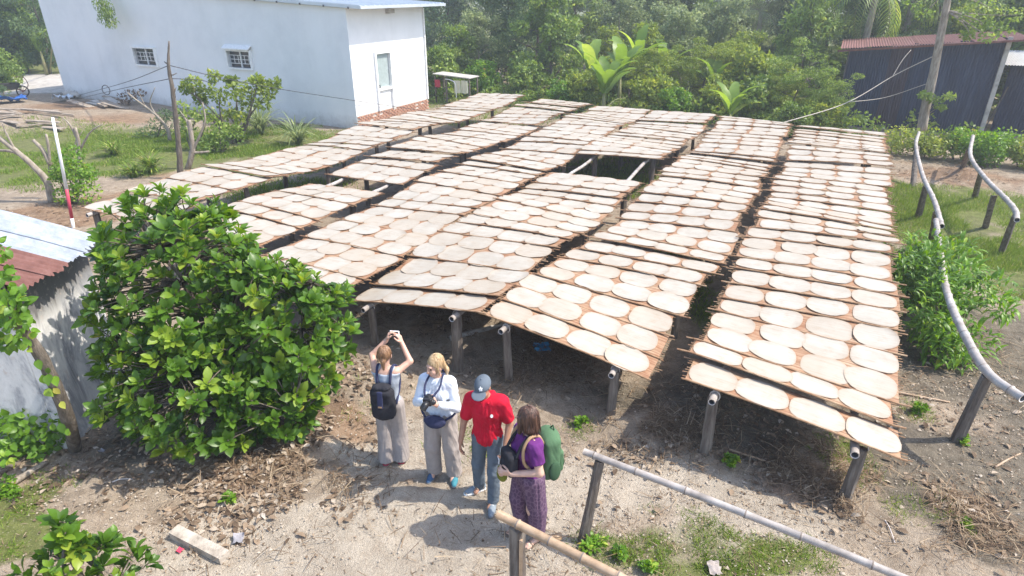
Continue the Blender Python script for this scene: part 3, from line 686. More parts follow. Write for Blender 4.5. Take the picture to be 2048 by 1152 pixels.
o = bamboo(polyl([G(2034, 440, .92), G(2030, 420, 1.0), G(2008, 394, 1.0), G(1970, 356, 1.0), G(1941, 312, 1.02), G(1946, 272, 1.08)], 6), .052, 'rail', er2, M_bamboo, .5); o.data.transform(inv)
for (fx, fy, tx, ty) in ((2003, 503, 2030, 432), (1972, 452, 1988, 392), (1952, 390, 1962, 345), (1922, 343, 1938, 300)):
    f = G(fx, fy); t_ = G(tx, ty, .95); o = rough_post(f, .96, .12, er2, (t_.x-f.x, t_.y-f.y)); o.data.transform(inv)
# ---- two rails in front, across the path
fr = empty('bamboo_rail', G(1160, 1085), 0, 'long grey bamboo rail on a squared post across the front path', 'rail', 'bamboo rails beside the path')
inv = Matrix.Translation(-fr.location)
a, b = G(1168, 903, 1.02), G(1790, 1156, .98); b2 = a+(b-a)*1.6
o = bamboo([a.lerp(b2, i/10)+Vector((0, 0, .035*math.sin(i/10*math.pi))) for i in range(11)], .034, 'rail', fr, M_bamboo, .46); o.data.transform(inv)
f = G(1160, 1085); t_ = G(1199, 925, .97); o = rough_post(f, .985, .085, fr, (t_.x-f.x, t_.y-f.y)); o.data.transform(inv)
e = a.lerp(b2, .93); o = rough_post(Vector((e.x, e.y, 0)), .95, .1, fr); o.data.transform(inv)
fr2 = empty('bamboo_rail', G(1033, 1152), 0, 'thick tan bamboo rail nearest the camera, on a dark split post', 'rail', 'bamboo rails beside the path')
inv = Matrix.Translation(-fr2.location)
a, b = G(996, 1028, 1.06), G(1235, 1152, 1.02); b2 = a+(b-a)*2.6
o = bamboo([a.lerp(b2, i/8) for i in range(9)], .037, 'rail', fr2, M_bamboo_t, .27); o.data.transform(inv)
f = a.lerp(b2, .055); o = rough_post(Vector((f.x+.04, f.y, 0)), .99, .115, fr2, (-.01, 0)); o.data.transform(inv)
MB().box(Vector((f.x+.06, f.y-.04, .45))-fr2.location, (.03, .05, .9)).build('split_strip', M_bamboo_t, fr2)
e = a.lerp(b2, .9); o = rough_post(Vector((e.x, e.y, 0)), .98, .1, fr2); o.data.transform(inv)
# ================================================================== FOLIAGE TOOLS
T_RH = (np.array([(0, 0, 0), (.30, .45, .10), (0, 1, -.04), (-.30, .45, .10)]), np.array([(0, 1, 2), (0, 2, 3)]))
T_NA = (np.array([(0, 0, 0), (.13, .45, .05), (0, 1, -.12), (-.13, .45, .05)]), np.array([(0, 1, 2), (0, 2, 3)]))
def _leaf(ws, zs, cup):
    V = []; F = []; n = len(ws)
    for i, (w, z) in enumerate(zip(ws, zs)):
        y = i/(n-1); V += [(-w, y, z+cup*w), (0, y, z), (w, y, z+cup*w)]
    for i in range(n-1):
        a = i*3; F += [(a, a+1, a+4), (a, a+4, a+3), (a+1, a+2, a+5), (a+1, a+5, a+4)]
    return np.array(V), np.array(F)
T_OB = _leaf([.02, .11, .21, .26, .20, .02], [0, .03, .04, .02, -.03, -.10], .35)      # broad, widest past the middle
T_HE = _leaf([.03, .30, .34, .22, .01], [0, .02, 0, -.06, -.16], .25)                  # heart shaped vine leaf
T_LA = _leaf([.02, .12, .14, .10, .01], [0, .06, .07, .0, -.16], .3)                   # lance shaped
T_BL = (np.array([(-.03, 0, 0), (.03, 0, 0), (-.022, .5, .04), (.022, .5, .04), (0, 1, -.10)]), np.array([(0, 1, 3), (0, 3, 2), (2, 3, 4)]))
def frames(d, n, roll=None):
    d = d/np.linalg.norm(d, axis=1, keepdims=True)
    s = np.cross(d, n); s /= np.maximum(1e-6, np.linalg.norm(s, axis=1, keepdims=True)); n2 = np.cross(s, d)
    if roll is not None: c, q = np.cos(roll)[:, None], np.sin(roll)[:, None]; s, n2 = s*c+n2*q, n2*c-s*q
    return s, d, n2
def leaf_arrays(P, D, size, tmpl, N=None, wid=1.0, roll=None):
    if N is None: N = np.tile([[0, 0, 1.0]], (len(P), 1))
    s, d, n = frames(D, N, roll); TV, TF = tmpl; size = np.asarray(size)
    V = P[:, None, :]+size[:, None, None]*(TV[None, :, 0, None]*wid*s[:, None, :]+TV[None, :, 1, None]*d[:, None, :]+TV[None, :, 2, None]*n[:, None, :])
    k = len(TV); F = TF[None]+(np.arange(len(P))*k)[:, None, None]
    return V.reshape(-1, 3), F.reshape(-1, 3)
def leaf_mesh(name, P, D, size, tmpl, m, N=None, var=None, wid=1.0, roll=None, smooth=False):
    V, F = leaf_arrays(P, D, size, tmpl, N, wid, roll)
    if var is None: var = RNG.rand(len(P))
    return npmesh(name, V, F, m, smooth, attrs={'var': ('FACE', np.repeat(np.clip(var, 0, 1), len(tmpl[1])))})
def unit(n): v = RNG.normal(size=(n, 3)); return v/np.linalg.norm(v, axis=1, keepdims=True)
def clump_leaves(clumps, per, size, up=0.5, shell=0.55, flat=1.0, droop=0.0):
    """clumps: list of (centre, radius) -> leaf positions, directions, sizes, shade"""
    Ps, Ds, Ss, Vs, Ns = [], [], [], [], []
    for c, r in clumps:
        n = max(4, int(per*RNG.uniform(.7, 1.3))); u = unit(n); rr = (shell+(1-shell)*RNG.rand(n))**.6
        rv = np.array(r if hasattr(r, '__len__') else (r, r, r*flat)); p = np.array(c)+u*rr[:, None]*rv
        d = u*.45+RNG.normal(size=(n, 3))*.6; d[:, 2] += up*.4-droop-.15; nn = u+RNG.normal(size=(n, 3))*.35; nn[:, 2] += .35; Ns.append(nn)
        Ps.append(p); Ds.append(d); Ss.append(size*RNG.uniform(.65, 1.3, n)); Vs.append(np.clip(RNG.normal(.45+RNG.uniform(-.28, .28), .18, n), 0, 1))
    return np.concatenate(Ps), np.concatenate(Ds), np.concatenate(Ss), np.concatenate(Vs), np.concatenate(Ns)
M_bark = mat('tree_bark', [(0.06, 0.05, 0.04), (0.14, 0.115, 0.09), (0.24, 0.205, 0.17)], 6, 0.92, 0.8, 25, 0.02, stretch=(3, 3, .7))
M_bark_p = mat('pale_bark', [(0.16, 0.13, 0.10), (0.30, 0.255, 0.205), (0.42, 0.37, 0.31)], 5, 0.9, 0.8, 25, 0.02, stretch=(3, 3, .6))
M_lf_dark = leafmat('leaf_dark', (0.058, 0.114, 0.046), (0.144, 0.229, 0.076), (0.269, 0.352, 0.114), .3)
M_lf_mid = leafmat('leaf_mid', (0.087, 0.155, 0.030), (0.250, 0.362, 0.068), (0.422, 0.500, 0.120), .4)
M_lf_yel = leafmat('leaf_yellowgreen', (0.127, 0.190, 0.030), (0.312, 0.394, 0.068), (0.505, 0.525, 0.108), .42)
M_lf_pale = leafmat('leaf_pale', (0.145, 0.196, 0.084), (0.306, 0.376, 0.161), (0.483, 0.533, 0.252), .4)
M_lf_gloss = leafmat('leaf_glossy', (0.022, 0.066, 0.012), (0.13, 0.26, 0.024), (0.31, 0.42, 0.05), .38, .38, .4, dead=(0.442, 0.429, 0.065))
M_lf_bright = leafmat('leaf_bright', (0.078, 0.171, 0.016), (0.217, 0.402, 0.038), (0.435, 0.564, 0.081), .4, .4, .4, dead=(0.590, 0.446, 0.108))
M_lf_banana = leafmat('leaf_banana', (0.120, 0.216, 0.036), (0.240, 0.372, 0.060), (0.408, 0.504, 0.108), .5, .4, .4)
M_grass = leafmat('grass_blade', (0.094, 0.164, 0.023), (0.234, 0.344, 0.052), (0.437, 0.478, 0.117), .35, .6, .2, dead=(0.600, 0.493, 0.221))
M_lf_stem = mat("banana_stem", [(0.10, 0.12, 0.04), (0.20, 0.2, 0.09), (0.25, 0.2, 0.12)], 6, .6, .3, 20, .01)
M_dry = leafmat('dry_leaf', (0.11, 0.075, 0.05), (0.36, 0.27, 0.19), (0.52, 0.43, 0.33), .15, .8, .1, dead=(0.60, 0.53, 0.45))
M_straw = leafmat('straw', (0.09, 0.06, 0.04), (0.30, 0.21, 0.13), (0.48, 0.38, 0.26), .1, .85, .1)

def limb(mb, a, b, r0, r1, n=5, bend=.12, sides=6):
    a, b = Vector(a), Vector(b); ln = (b-a).length; w = Vector((random.uniform(-1, 1), random.uniform(-1, 1), random.uniform(-.3, .8)))*bend*ln
    pts = [a.lerp(b, i/n)+w*math.sin(math.pi*i/n)+Vector((random.uniform(-1, 1), random.uniform(-1, 1), 0))*.02*ln*(0 < i < n) for i in range(n+1)]
    mb.tube(pts, [lerp(r0, r1, i/n) for i in range(n+1)], sides, 0, True); return pts
def tree_proto(h, cr, nl, per, size, leaf_m, bark=M_bark, low=.15, cl=.75, tmpl=T_RH, up=.3, tr=.13, flat=.75, droop=0.0, clr=.75):
    """returns (trunk mesh, crown mesh): tapered trunk, limbs, leaf clumps at their ends"""
    mb = MB(); top = Vector((random.uniform(-.1, .1)*h, random.uniform(-.1, .1)*h, h*.8))
    sp = limb(mb, (0, 0, -.2), top, tr, tr*.25, 8, .05, 8); clumps = []
    for i in range(nl):
        f = lerp(low, 1, (i+.5)/nl); q = f*(len(sp)-1); b = sp[int(q)].lerp(sp[min(len(sp)-1, int(q)+1)], q % 1)
        an = i*2.4+random.uniform(-.5, .5); reach = cr*(math.sin(math.pi*min(.98, .25+.68*f))**.6)*random.uniform(.6, 1.15)
        e = b+Vector((math.cos(an)*reach, math.sin(an)*reach, random.uniform(.0, .28)*h*(.4+.6*f)))
        lp = limb(mb, b, e, tr*.42*(1.2-f), .012, 5, .1)
        for k in range(3):
            st = lp[random.choice((2, 3, 4))]; e2 = st+Vector((random.uniform(-1, 1), random.uniform(-1, 1), random.uniform(-.3, .8)))*cr*.42
            limb(mb, st, e2, tr*.12, .006, 3, .1, 4); clumps.append((tuple(e2), cl*random.uniform(.5, 1.0)*clr))
        clumps.append((tuple(e), cl*random.uniform(.7, 1.15)*clr))
    P, D, S, V, NN = clump_leaves(clumps, per, size, up, .45, flat, droop)
    lo = P[:, 2] > .05; return mb.mesh('trunk', bark, True), leaf_mesh('crown', P[lo], D[lo], S[lo], tmpl, leaf_m, N=NN[lo], var=V[lo])
def place_tree(name, proto, p, rz, sc, label, cat='tree', group=None, szz=None):
    e = empty(name, p, rz, label, cat, group); e.scale = (sc, sc, szz or sc)
    link('trunk', proto[0], e); link('crown', proto[1], e); return e
PR = {
    'dark': tree_proto(7.5, 2.5, 13, 150, .24, M_lf_dark, low=.10, cl=1.05),
    'dark2': tree_proto(8, 2.2, 14, 170, .24, M_lf_dark, low=.06, cl=.95, tmpl=T_NA, droop=.5),
    'mid': tree_proto(6.5, 2.3, 13, 130, .26, M_lf_mid, low=.08, cl=.95),
    'mid2': tree_proto(7, 2.0, 12, 120, .32, M_lf_mid, low=.15, cl=.85, tmpl=T_LA, droop=.35),
    'pale': tree_proto(7, 2.1, 13, 120, .23, M_lf_pale, M_bark_p, low=.10, cl=.85),
    'yel': tree_proto(6, 2.0, 12, 115, .25, M_lf_yel, M_bark_p, low=.1, cl=.8),
    'feather': tree_proto(3.8, 1.9, 14, 240, .085, M_lf_mid, low=.12, cl=.75, flat=.45, tr=.06),
    'feather2': tree_proto(3.4, 1.8, 14, 240, .085, M_lf_yel, low=.10, cl=.7, flat=.45, tr=.05),
    'shrub': tree_proto(2.2, 1.15, 11, 100, .18, M_lf_yel, low=.06, cl=.55, tr=.05),
    'shrub2': tree_proto(2.3, 1.2, 11, 100, .19, M_lf_mid, low=.06, cl=.55, tr=.05),
    'shrub3': tree_proto(2.0, 1.1, 11, 110, .15, M_lf_bright, low=.06, cl=.5, tr=.04),
}
# ---------------------------------------------------------------- the belt of trees behind the racks
KINDW = {'dark': 'dark dense evergreen tree', 'dark2': 'dark drooping tree', 'mid': 'mid green leafy tree', 'mid2': 'long-leaved green tree', 'pale': 'pale greyish green tree', 'yel': 'yellowish green tree',
         'feather': 'feathery fine-leaved green shrub', 'feather2': 'feathery yellowish shrub', 'shrub': 'yellow green shrub', 'shrub2': 'bushy green shrub', 'shrub3': 'bright green low shrub'}
def where(px):
    for lim, w in ((130, 'at the far left beyond the house'), (935, 'beside the white house'), (1030, 'near the white house end of the belt'), (1130, 'left of the banana plants'), (1230, 'behind the tall banana plant'),
                   (1340, 'just right of the tall banana plant'), (1450, 'behind the fifth rack'), (1560, 'by the small banana plant'), (1680, 'at the left side of the dark shed'), (1860, 'behind the dark shed'), (3000, 'behind the shed at the far right')):
        if px < lim: return w
used_labels = {}
def uniq(label):
    n = used_labels.get(label, 0); used_labels[label] = n+1
    return label if n == 0 else (label+', the next one behind' if n == 1 else label+', %s one farther back' % ORD[n])
ROWS = [  # (kind, photo x, s along, scale)
    ('mid', 905, 31.0, .52), ('shrub2', 880, 28.6, 1.0), ('pale', 960, 32.5, .55), ('shrub3', 960, 29.5, .9), ('dark', 1010, 35.5, .8), ('dark2', 1065, 33, .78), ('shrub2', 1050, 28.5, .8), ('mid', 1110, 31.5, .8),
    ('shrub3', 1120, 27.2, .7), ('shrub', 1165, 27.6, .8), ('yel', 1270, 31.5, .6), ('yel', 1255, 28.8, .40), ('feather2', 1330, 29.5, .8), ('shrub', 1300, 27.0, .8), ('pale', 1360, 33, .62), ('feather2', 1400, 30.0, .9), ('shrub3', 1350, 26.8, .75),
    ('yel', 1480, 33, .58), ('shrub', 1520, 29.5, 1.1), ('feather', 1590, 27.6, .8), ('feather2', 1540, 27.2, .62), ('feather', 1640, 27.2, .55), ('shrub2', 1500, 27.0, .8), ('shrub', 1640, 26.6, .6), ('mid2', 1590, 33, .72), ('shrub', 1430, 27.6, .75),
    ('dark', 1700, 36, .8), ('dark2', 1820, 37, .85), ('yel', 1880, 34.8, .75), ('mid', 1960, 36, .85), ('dark', 2040, 35, .9), ('shrub2', 1575, 25.6, .5), ('pale', 1310, 36, .6), ('pale', 1430, 36, .65), ('yel', 1200, 34, .6), ('feather2', 1460, 31.5, .9), ('shrub', 1240, 30.2, 1.0), ('pale', 1240, 37, .7),
    ('dark', 900, 42, .95), ('dark2', 985, 44, 1.0), ('pale', 1050, 43, .95), ('mid2', 1150, 40, .9), ('pale', 1200, 43, .9), ('dark', 1250, 45, .95), ('pale', 1310, 41, .85), ('mid', 1370, 44, .95), ('dark2', 1440, 42, .95), ('pale', 1500, 45, .95),
    ('dark', 1560, 41, .9), ('mid2', 1640, 43, .95), ('dark2', 1740, 44, 1.0), ('mid', 1800, 41, .9), ('dark', 1900, 43, 1.0), ('mid2', 1990, 44, 1.0),
    ('mid', 860, 56, 1.1), ('pale', 940, 60, 1.1), ('dark', 1090, 58, 1.1), ('mid2', 1180, 60, 1.2), ('pale', 1270, 57, 1.1), ('mid', 1340, 60, 1.15), ('dark2', 1420, 58, 1.1), ('mid', 1480, 62, 1.15), ('pale', 1600, 58, 1.1), ('mid2', 1690, 60, 1.2), ('dark', 1780, 57, 1.1),
    ('mid', 1950, 58, 1.2), ('dark2', 2060, 56, 1.2), ('dark', 820, 50, 1.0), ('mid', 790, 60, 1.1),
]
def on_line(px, s):
    """ground point seen above photo column px at distance s along the racks' direction"""
    lo, hi = -40.0, 40.0
    for _ in range(50):
        m = (lo+hi)/2; p = ST(s, m); fw = p.y*_c+CAM_H*_s
        if 1024+CAM_F*p.x/fw < px: lo = m
        else: hi = m
    return ST(s, (lo+hi)/2)
for i, (k, px, s, sc) in enumerate(ROWS):
    p = on_line(px, s); p.z = -.05
    place_tree('shrub' if ('shrub' in k or 'feather' in k) else 'broadleaf_tree', PR[k], p, random.uniform(0, 6.28), sc*random.uniform(.95, 1.08), uniq(KINDW[k]+' '+where(px)), 'shrub' if ('shrub' in k or 'feather' in k) else 'tree', 'trees and shrubs behind the racks')
for i, (k, x, y, sc) in enumerate([('dark2', 100, 148, .8), ('mid', 60, 146, .75), ('dark', 20, 147, .8), ('mid2', -25, 148, .8), ('dark', 80, 128, 1.0), ('dark2', 40, 125, 1.0), ('mid', 0, 122, 1.1), ('dark', 115, 118, 1.1), ('mid2', -60, 135, 1.0), ('dark2', -15, 205, .42), ('shrub2', 5, 182, .9), ('mid', -70, 170, .7)]):
    q = G(x, y); q.z = -.05
    place_tree('broadleaf_tree', PR[k], q, random.uniform(0, 6.28), sc, uniq(KINDW[k]+' '+where(x)), 'tree', 'trees at the far left')
# dense undergrowth that reads as one mass
cl = []
for i in range(260):
    px = RNG.uniform(850, 2080); s = RNG.uniform(26.0, 40); p = on_line(px, s)
    t_ = st_of(p)[1]
    if -1.0 < t_ < 9 and 28.5 < s < 34.5: continue
    cl.append(((p.x, p.y, RNG.uniform(.1, .5)), RNG.uniform(.35, .8)))
P, D, S, V, NN = clump_leaves(cl, 95, .16, .5, .4, .8)
k_ = P[:, 2] > 0; o = link('undergrowth', leaf_mesh('undergrowth', P[k_], D[k_], S[k_], T_RH, M_lf_mid, N=NN[k_], var=V[k_])); tag(o, 'tangled green undergrowth beneath the trees behind the racks', 'undergrowth', kind='stuff')

# ---------------------------------------------------------------- banana plants and palms
def banana(p, h, n, ll, label, up=1.2, seed=1, sc=1.0, m=None):
    e = empty('banana_plant', p, 0, label, 'banana plant', 'banana plants'); random.seed(seed)
    mb = MB(); mb.tube([(0, 0, -.1), (.02, 0, h*.5), (0, .03, h)], [.11*sc, .09*sc, .05*sc], 8); mb.build('stem', M_lf_stem, e, True)
    for i in range(n):
        an = i*2.39996+random.uniform(-.3, .3); ln = ll*random.uniform(.75, 1.1); ele = random.uniform(.85, 1.42)*up/1.2; w = .115*ln*random.uniform(.85, 1.2)+.04
        d = Vector((math.cos(an), math.sin(an), 0)); side = Vector((-math.sin(an), math.cos(an), 0)); b = Vector((0, 0, h*random.uniform(.8, 1)))
        V = []; F = []; k = 12; q = b.copy(); a_ = ele
        for j in range(k+1):
            f = j/k; ww = w*(math.sin(math.pi*min(1, f*.95+.03))**.55) if f > .14 else .015
            tear = 1-random.uniform(0, .3)*(random.random() < .3)
            nrm = Vector((0, 0, 1))
            V += [q-side*ww*tear+nrm*.25*ww, q, q+side*ww*(1-random.uniform(0, .3)*(random.random() < .3))+nrm*.25*ww]
            st_ = ln/k; q = q+(d*math.cos(a_)+Vector((0, 0, math.sin(a_))))*st_; a_ -= (.9+.9*random.random())/k*(0.5+f)
        for j in range(k): a = j*3; F += [[a, a+1, a+4, a+3], [a+1, a+2, a+5, a+4]]
        va = random.uniform(.2, .9)
        link('leaf', npmesh('leaf', np.array(V), np.array(F), m or M_lf_banana, True, attrs={'var': ('FACE', np.clip(RNG.normal(va, .06, len(F)), 0, 1))}), e)
    return e

def gp(x, y): p = G(x, y); p.z = 0; return p
banana(on_line(1205, 26.0), 1.1, 9, 1.9, 'tall banana plant with broad upright leaves behind the third rack', 1.35, 3)
banana(on_line(1235, 27.6), 1.7, 8, 1.8, 'taller banana plant with torn leaves, right behind the first one', 1.3, 14)
banana(on_line(1455, 25.6), .7, 7, 1.5, 'small banana plant with one glowing leaf behind the fifth rack', 1.2, 9)
banana(on_line(1325, 30.5), 1.5, 8, 1.9, 'banana plant half hidden among pale shrubs', 1.3, 21)
banana(on_line(1178, 29.0), 1.5, 8, 1.9, 'banana plant left of the two in the middle, half in shade', 1.3, 41)
banana(on_line(1265, 30.0), 1.9, 8, 1.9, 'banana plant with pale leaves rising right of the middle pair', 1.35, 42)
banana(on_line(1420, 29.0), 1.2, 7, 1.7, 'banana plant among yellow shrubs behind the small one', 1.3, 43)
banana(G(95, 152), 1.6, 7, 1.8, 'banana plant in the dark trees left of the white house', 1.3, 33)
random.seed(5)
def frond(ln, nl, ll, curve, el, an, wid=.028):
    """a pinnate palm leaf as arrays"""
    d = Vector((math.cos(an), math.sin(an), 0)); q = Vector((0, 0, 0)); a_ = el; R = []; T = []
    for j in range(nl+1): R.append(q.copy()); t = (d*math.cos(a_)+Vector((0, 0, math.sin(a_)))); T.append(t); q = q+t*(ln/nl); a_ -= curve/nl
    side = Vector((-math.sin(an), math.cos(an), 0)); P, D, S = [], [], []
    for j in range(2, nl+1):
        f = j/nl; L_ = ll*math.sin(math.pi*min(1, .12+f*.86))**.7
        for sg in (-1, 1): P.append(R[j]); D.append(side*sg*.9+T[j]*.55+Vector((0, 0, -.35))); S.append(L_)
    return R, np.array(P), np.array(D), np.array(S)
def palm(name, p, h, nf, ln, ll, label, lm, curve=1.6, el=(0.2, 1.3), trunk_r=.13, seed=2, lean=(0, 0), bark=M_bark_p, nl=22):
    random.seed(seed); e = empty(name, p, 0, label, 'palm', 'palms behind the racks'); mb = MB()
    pts = [Vector((lean[0]*(i/8)**1.5, lean[1]*(i/8)**1.5, -.1+h*i/8)) for i in range(9)]
    if h > .3: mb.tube(pts, [trunk_r*(1.15-.35*i/8) for i in range(9)], 8).build('trunk', bark, e, True)
    for i in range(nf):
        an = i*2.39996+random.uniform(-.3, .3); R, P, D, S = frond(ln*random.uniform(.8, 1.1), nl, ll, curve*random.uniform(.8, 1.25), lerp(el[0], el[1], (i*.618) % 1), an)
        c = pts[-1]; mb = MB().tube([c+q for q in R], [lerp(.025, .006, j/nl) for j in range(nl+1)], 5)
        fr_ = mb.build('frond', M_lf_stem, e)
        link('leaflets', leaf_mesh('leaflets', P+np.array(c), D, S, T_BL, lm, wid=1.3, var=np.clip(RNG.normal(random.uniform(.3, .8), .1, len(P)), 0, 1)), fr_)
    return e
palm('fan_palm', on_line(1205, 25.0), .35, 9, 1.7, .38, 'short yellowish palm with arching fronds at the end of the third rack', M_lf_banana, 1.9, (.5, 1.35), .07, 4, nl=16)
palm('coconut_palm', on_line(1700, 33.6), 5.2, 15, 3.6, .8, 'coconut palm with hanging fronds left of the shed roof', M_lf_mid, 2.4, (-.5, 1.1), .16, 6)
palm('coconut_palm', on_line(1775, 36.5), 5.6, 15, 3.6, .8, 'coconut palm with long drooping fronds behind the shed roof', M_lf_mid, 2.4, (-.5, 1.1), .16, 7)
palm('coconut_palm', on_line(2000, 38), 5.0, 15, 3.6, .8, 'coconut palm at the top right corner', M_lf_dark, 2.3, (-.4, 1.1), .16, 8)
palm('coconut_palm', on_line(1500, 40), 4.0, 13, 3.2, .7, 'hazy coconut palm in the middle of the tree belt', M_lf_pale, 2.2, (-.2, 1.2), .15, 9)
palm('young_palm', on_line(1505, 30.5), .6, 10, 2.2, .45, 'young palm with feathery fronds among the yellow shrubs', M_lf_yel, 1.7, (.5, 1.4), .08, 10, nl=18)
palm('young_palm', on_line(1030, 27.2), .2, 7, 1.2, .3, 'young palm shoot behind the end of the first rack', M_lf_mid, 1.5, (.6, 1.4), .05, 12, nl=14)

# ---------------------------------------------------------------- grass and reeds
def blades(name, pts, hmin, hmax, m, spread=.35, per=5, wid=1.0, rad=.05, lean=.5):
    """tufts of blades rooted at pts (n,2)"""
    n = len(pts)*per; xy = np.repeat(pts, per, 0)+RNG.normal(size=(n, 2))*rad
    z = gz(xy[:, 0], xy[:, 1]); P = np.stack([xy[:, 0], xy[:, 1], z-.01], 1)
    D = np.stack([RNG.normal(size=n)*lean, RNG.normal(size=n)*lean, np.ones(n)], 1); N = unit(n); N[:, 2] *= .3
    S = RNG.uniform(hmin, hmax, n); return leaf_mesh(name, P, D, S, T_BL, m, N=N, wid=wid, var=np.clip(RNG.normal(.5, .22, n), 0, 1))
def area(x, y, rx, ry, n, dens=None):
    p = G(x, y); a = RNG.uniform(0, 6.283, n); r = np.sqrt(RNG.rand(n)); return np.stack([p.x+np.cos(a)*r*rx, p.y+np.sin(a)*r*ry], 1)
def keep_noise(pts, seed, thr, f=1.1): return pts[fbm(pts[:, 0]*f, pts[:, 1]*f, seed, 3) > thr]
lawn = np.concatenate([area(60, 300, 5.5, 4.5, 5200), area(280, 305, 5, 3.2, 4200), area(450, 285, 4, 3, 2600), area(600, 270, 3.2, 2.2, 1600), area(540, 325, 2.6, 1.8, 1300), area(60, 350, 3, 2.0, 1400)])
lawn = keep_noise(lawn, 41, .42, .8); sL = lawn[:, 0]*VX+lawn[:, 1]*VY; lawn = lawn[(sL < -13.7)]
sS = lawn[:, 0]*UX+lawn[:, 1]*UY; lawn = lawn[sS < 19.5]
o = link('lawn_grass', blades('lawn_grass', lawn, .05, .15, M_grass, per=6, wid=2.0, rad=.10)); tag(o, 'green weedy grass in the yard left of the racks', 'grass', kind='stuff')
rg = np.concatenate([area(1900, 490, 1.5, 2.8, 2600), area(1970, 425, 2.2, 2.4, 2600), area(1815, 390, .8, 2.2, 700), area(2020, 530, 1.4, 1.6, 1400)])
rg = keep_noise(rg, 42, .36, .9); o = link('right_grass', blades('right_grass', rg, .06, .17, M_grass, per=6, wid=1.1, rad=.07)); tag(o, 'light green grass under the empty rails at the right', 'grass', kind='stuff')
pg = np.concatenate([area(1340, 1075, .7, .42, 420), area(1230, 1100, .45, .3, 160), area(1560, 1120, .55, .32, 240), area(1400, 1148, .5, .28, 240), area(20, 1070, .5, .4, 260), area(960, 870, .4, .5, 130), area(1690, 920, .35, .5, 170),
                     area(1820, 820, .3, .3, 60), area(1840, 1010, .4, .3, 90), area(900, 890, .3, .3, 50), area(1160, 860, .2, .2, 40), area(1930, 1060, .12, .1, 30), area(700, 800, 1.0, .6, 60), area(1400, 600, .4, 2.2, 260), area(80, 970, .45, .35, 120)])
pg = keep_noise(pg, 43, .40, 3); o = link('path_grass', blades('path_grass', pg, .03, .11, M_grass, per=7, wid=1.3, rad=.035, lean=.8)); tag(o, 'sparse grass and weeds growing beside the path', 'grass', kind='stuff')
ug = np.concatenate([area(890, 470, .9, 2.2, 900), area(1240, 355, 1.8, 2.2, 1300), area(600, 385, 2, 1.4, 900), area(1000, 235, 3, 2.6, 900), area(1380, 560, .4, 2.0, 200), area(1100, 205, 9, 2.0, 1500), area(1500, 215, 6, 2.0, 900)])
o = link('rack_grass', blades('rack_grass', keep_noise(ug, 44, .38, .8), .07, .20, M_grass, per=5, wid=1.6, rad=.08)); tag(o, 'dark green grass showing in the gaps between the racks', 'grass', kind='stuff')
def reed(p, h, n, label, m=M_lf_pale, spread=.45, name='grass_clump', group='tall grass clumps in the left yard'):
    e = empty(name, p, 0, label, 'grass clump', group); P = []; F = []; A = []
    for i in range(n):
        an = random.uniform(0, 6.28); el = random.uniform(.9, 1.45); ln = h*random.uniform(.6, 1.15); d = Vector((math.cos(an), math.sin(an), 0)); s_ = Vector((-math.sin(an), math.cos(an), 0)); q = Vector((random.uniform(-.08, .08), random.uniform(-.08, .08), 0)); o = len(P); k = 6
        for j in range(k+1):
            w = .030*(1-j/k)**.6+.003; P += [tuple(q-s_*w), tuple(q+s_*w)]; q = q+(d*math.cos(el)*spread*2+Vector((0, 0, math.sin(el))))*(ln/k); el -= random.uniform(.15, .38)
        for j in range(k): a = o+j*2; F.append((a, a+1, a+3, a+2)); A.append(random.random())
    link('blades', npmesh('blades', np.array(P), np.array(F), m, attrs={'var': ('FACE', A)}), e); return e
reed(gp(522, 268), 1.7, 90, 'tall pale grass clump against the house wall, left of its twin'); reed(gp(598, 290), 1.45, 90, 'pale fountain-shaped grass clump nearest the first rack by the house')
reed(gp(230, 312), .8, 60, 'small grass fountain in the middle of the lawn', M_grass); reed(gp(305, 345), .95, 80, 'arching weed clump left of the dead pole', M_grass); reed(gp(268, 355), .7, 60, 'low weed clump behind the bush top', M_grass)
reed(gp(440, 250), 1.0, 50, 'weeds standing at the foot of the house wall', M_grass); reed(on_line(1395, 25.4), .9, 70, 'bright grass clump behind the fourth rack', M_lf_yel, group='tall grass clumps behind the racks')
reed(on_line(1540, 30.0), 2.4, 90, 'tall reeds among the shrubs left of the shed', M_lf_pale, .3, group='tall grass clumps behind the racks'); reed(on_line(1365, 27.8), 1.9, 110, 'pale dry reeds right behind the fourth rack', M_lf_pale, .3, group='tall grass clumps behind the racks'); reed(on_line(1480, 28.4), 1.8, 110, 'yellowish reeds behind the fifth rack near the shed', M_lf_yel, .3, group='tall grass clumps behind the racks'); reed(on_line(1290, 34), 3.0, 90, 'pale tall reeds behind the banana plants', M_lf_pale, .3, group='tall grass clumps behind the racks')

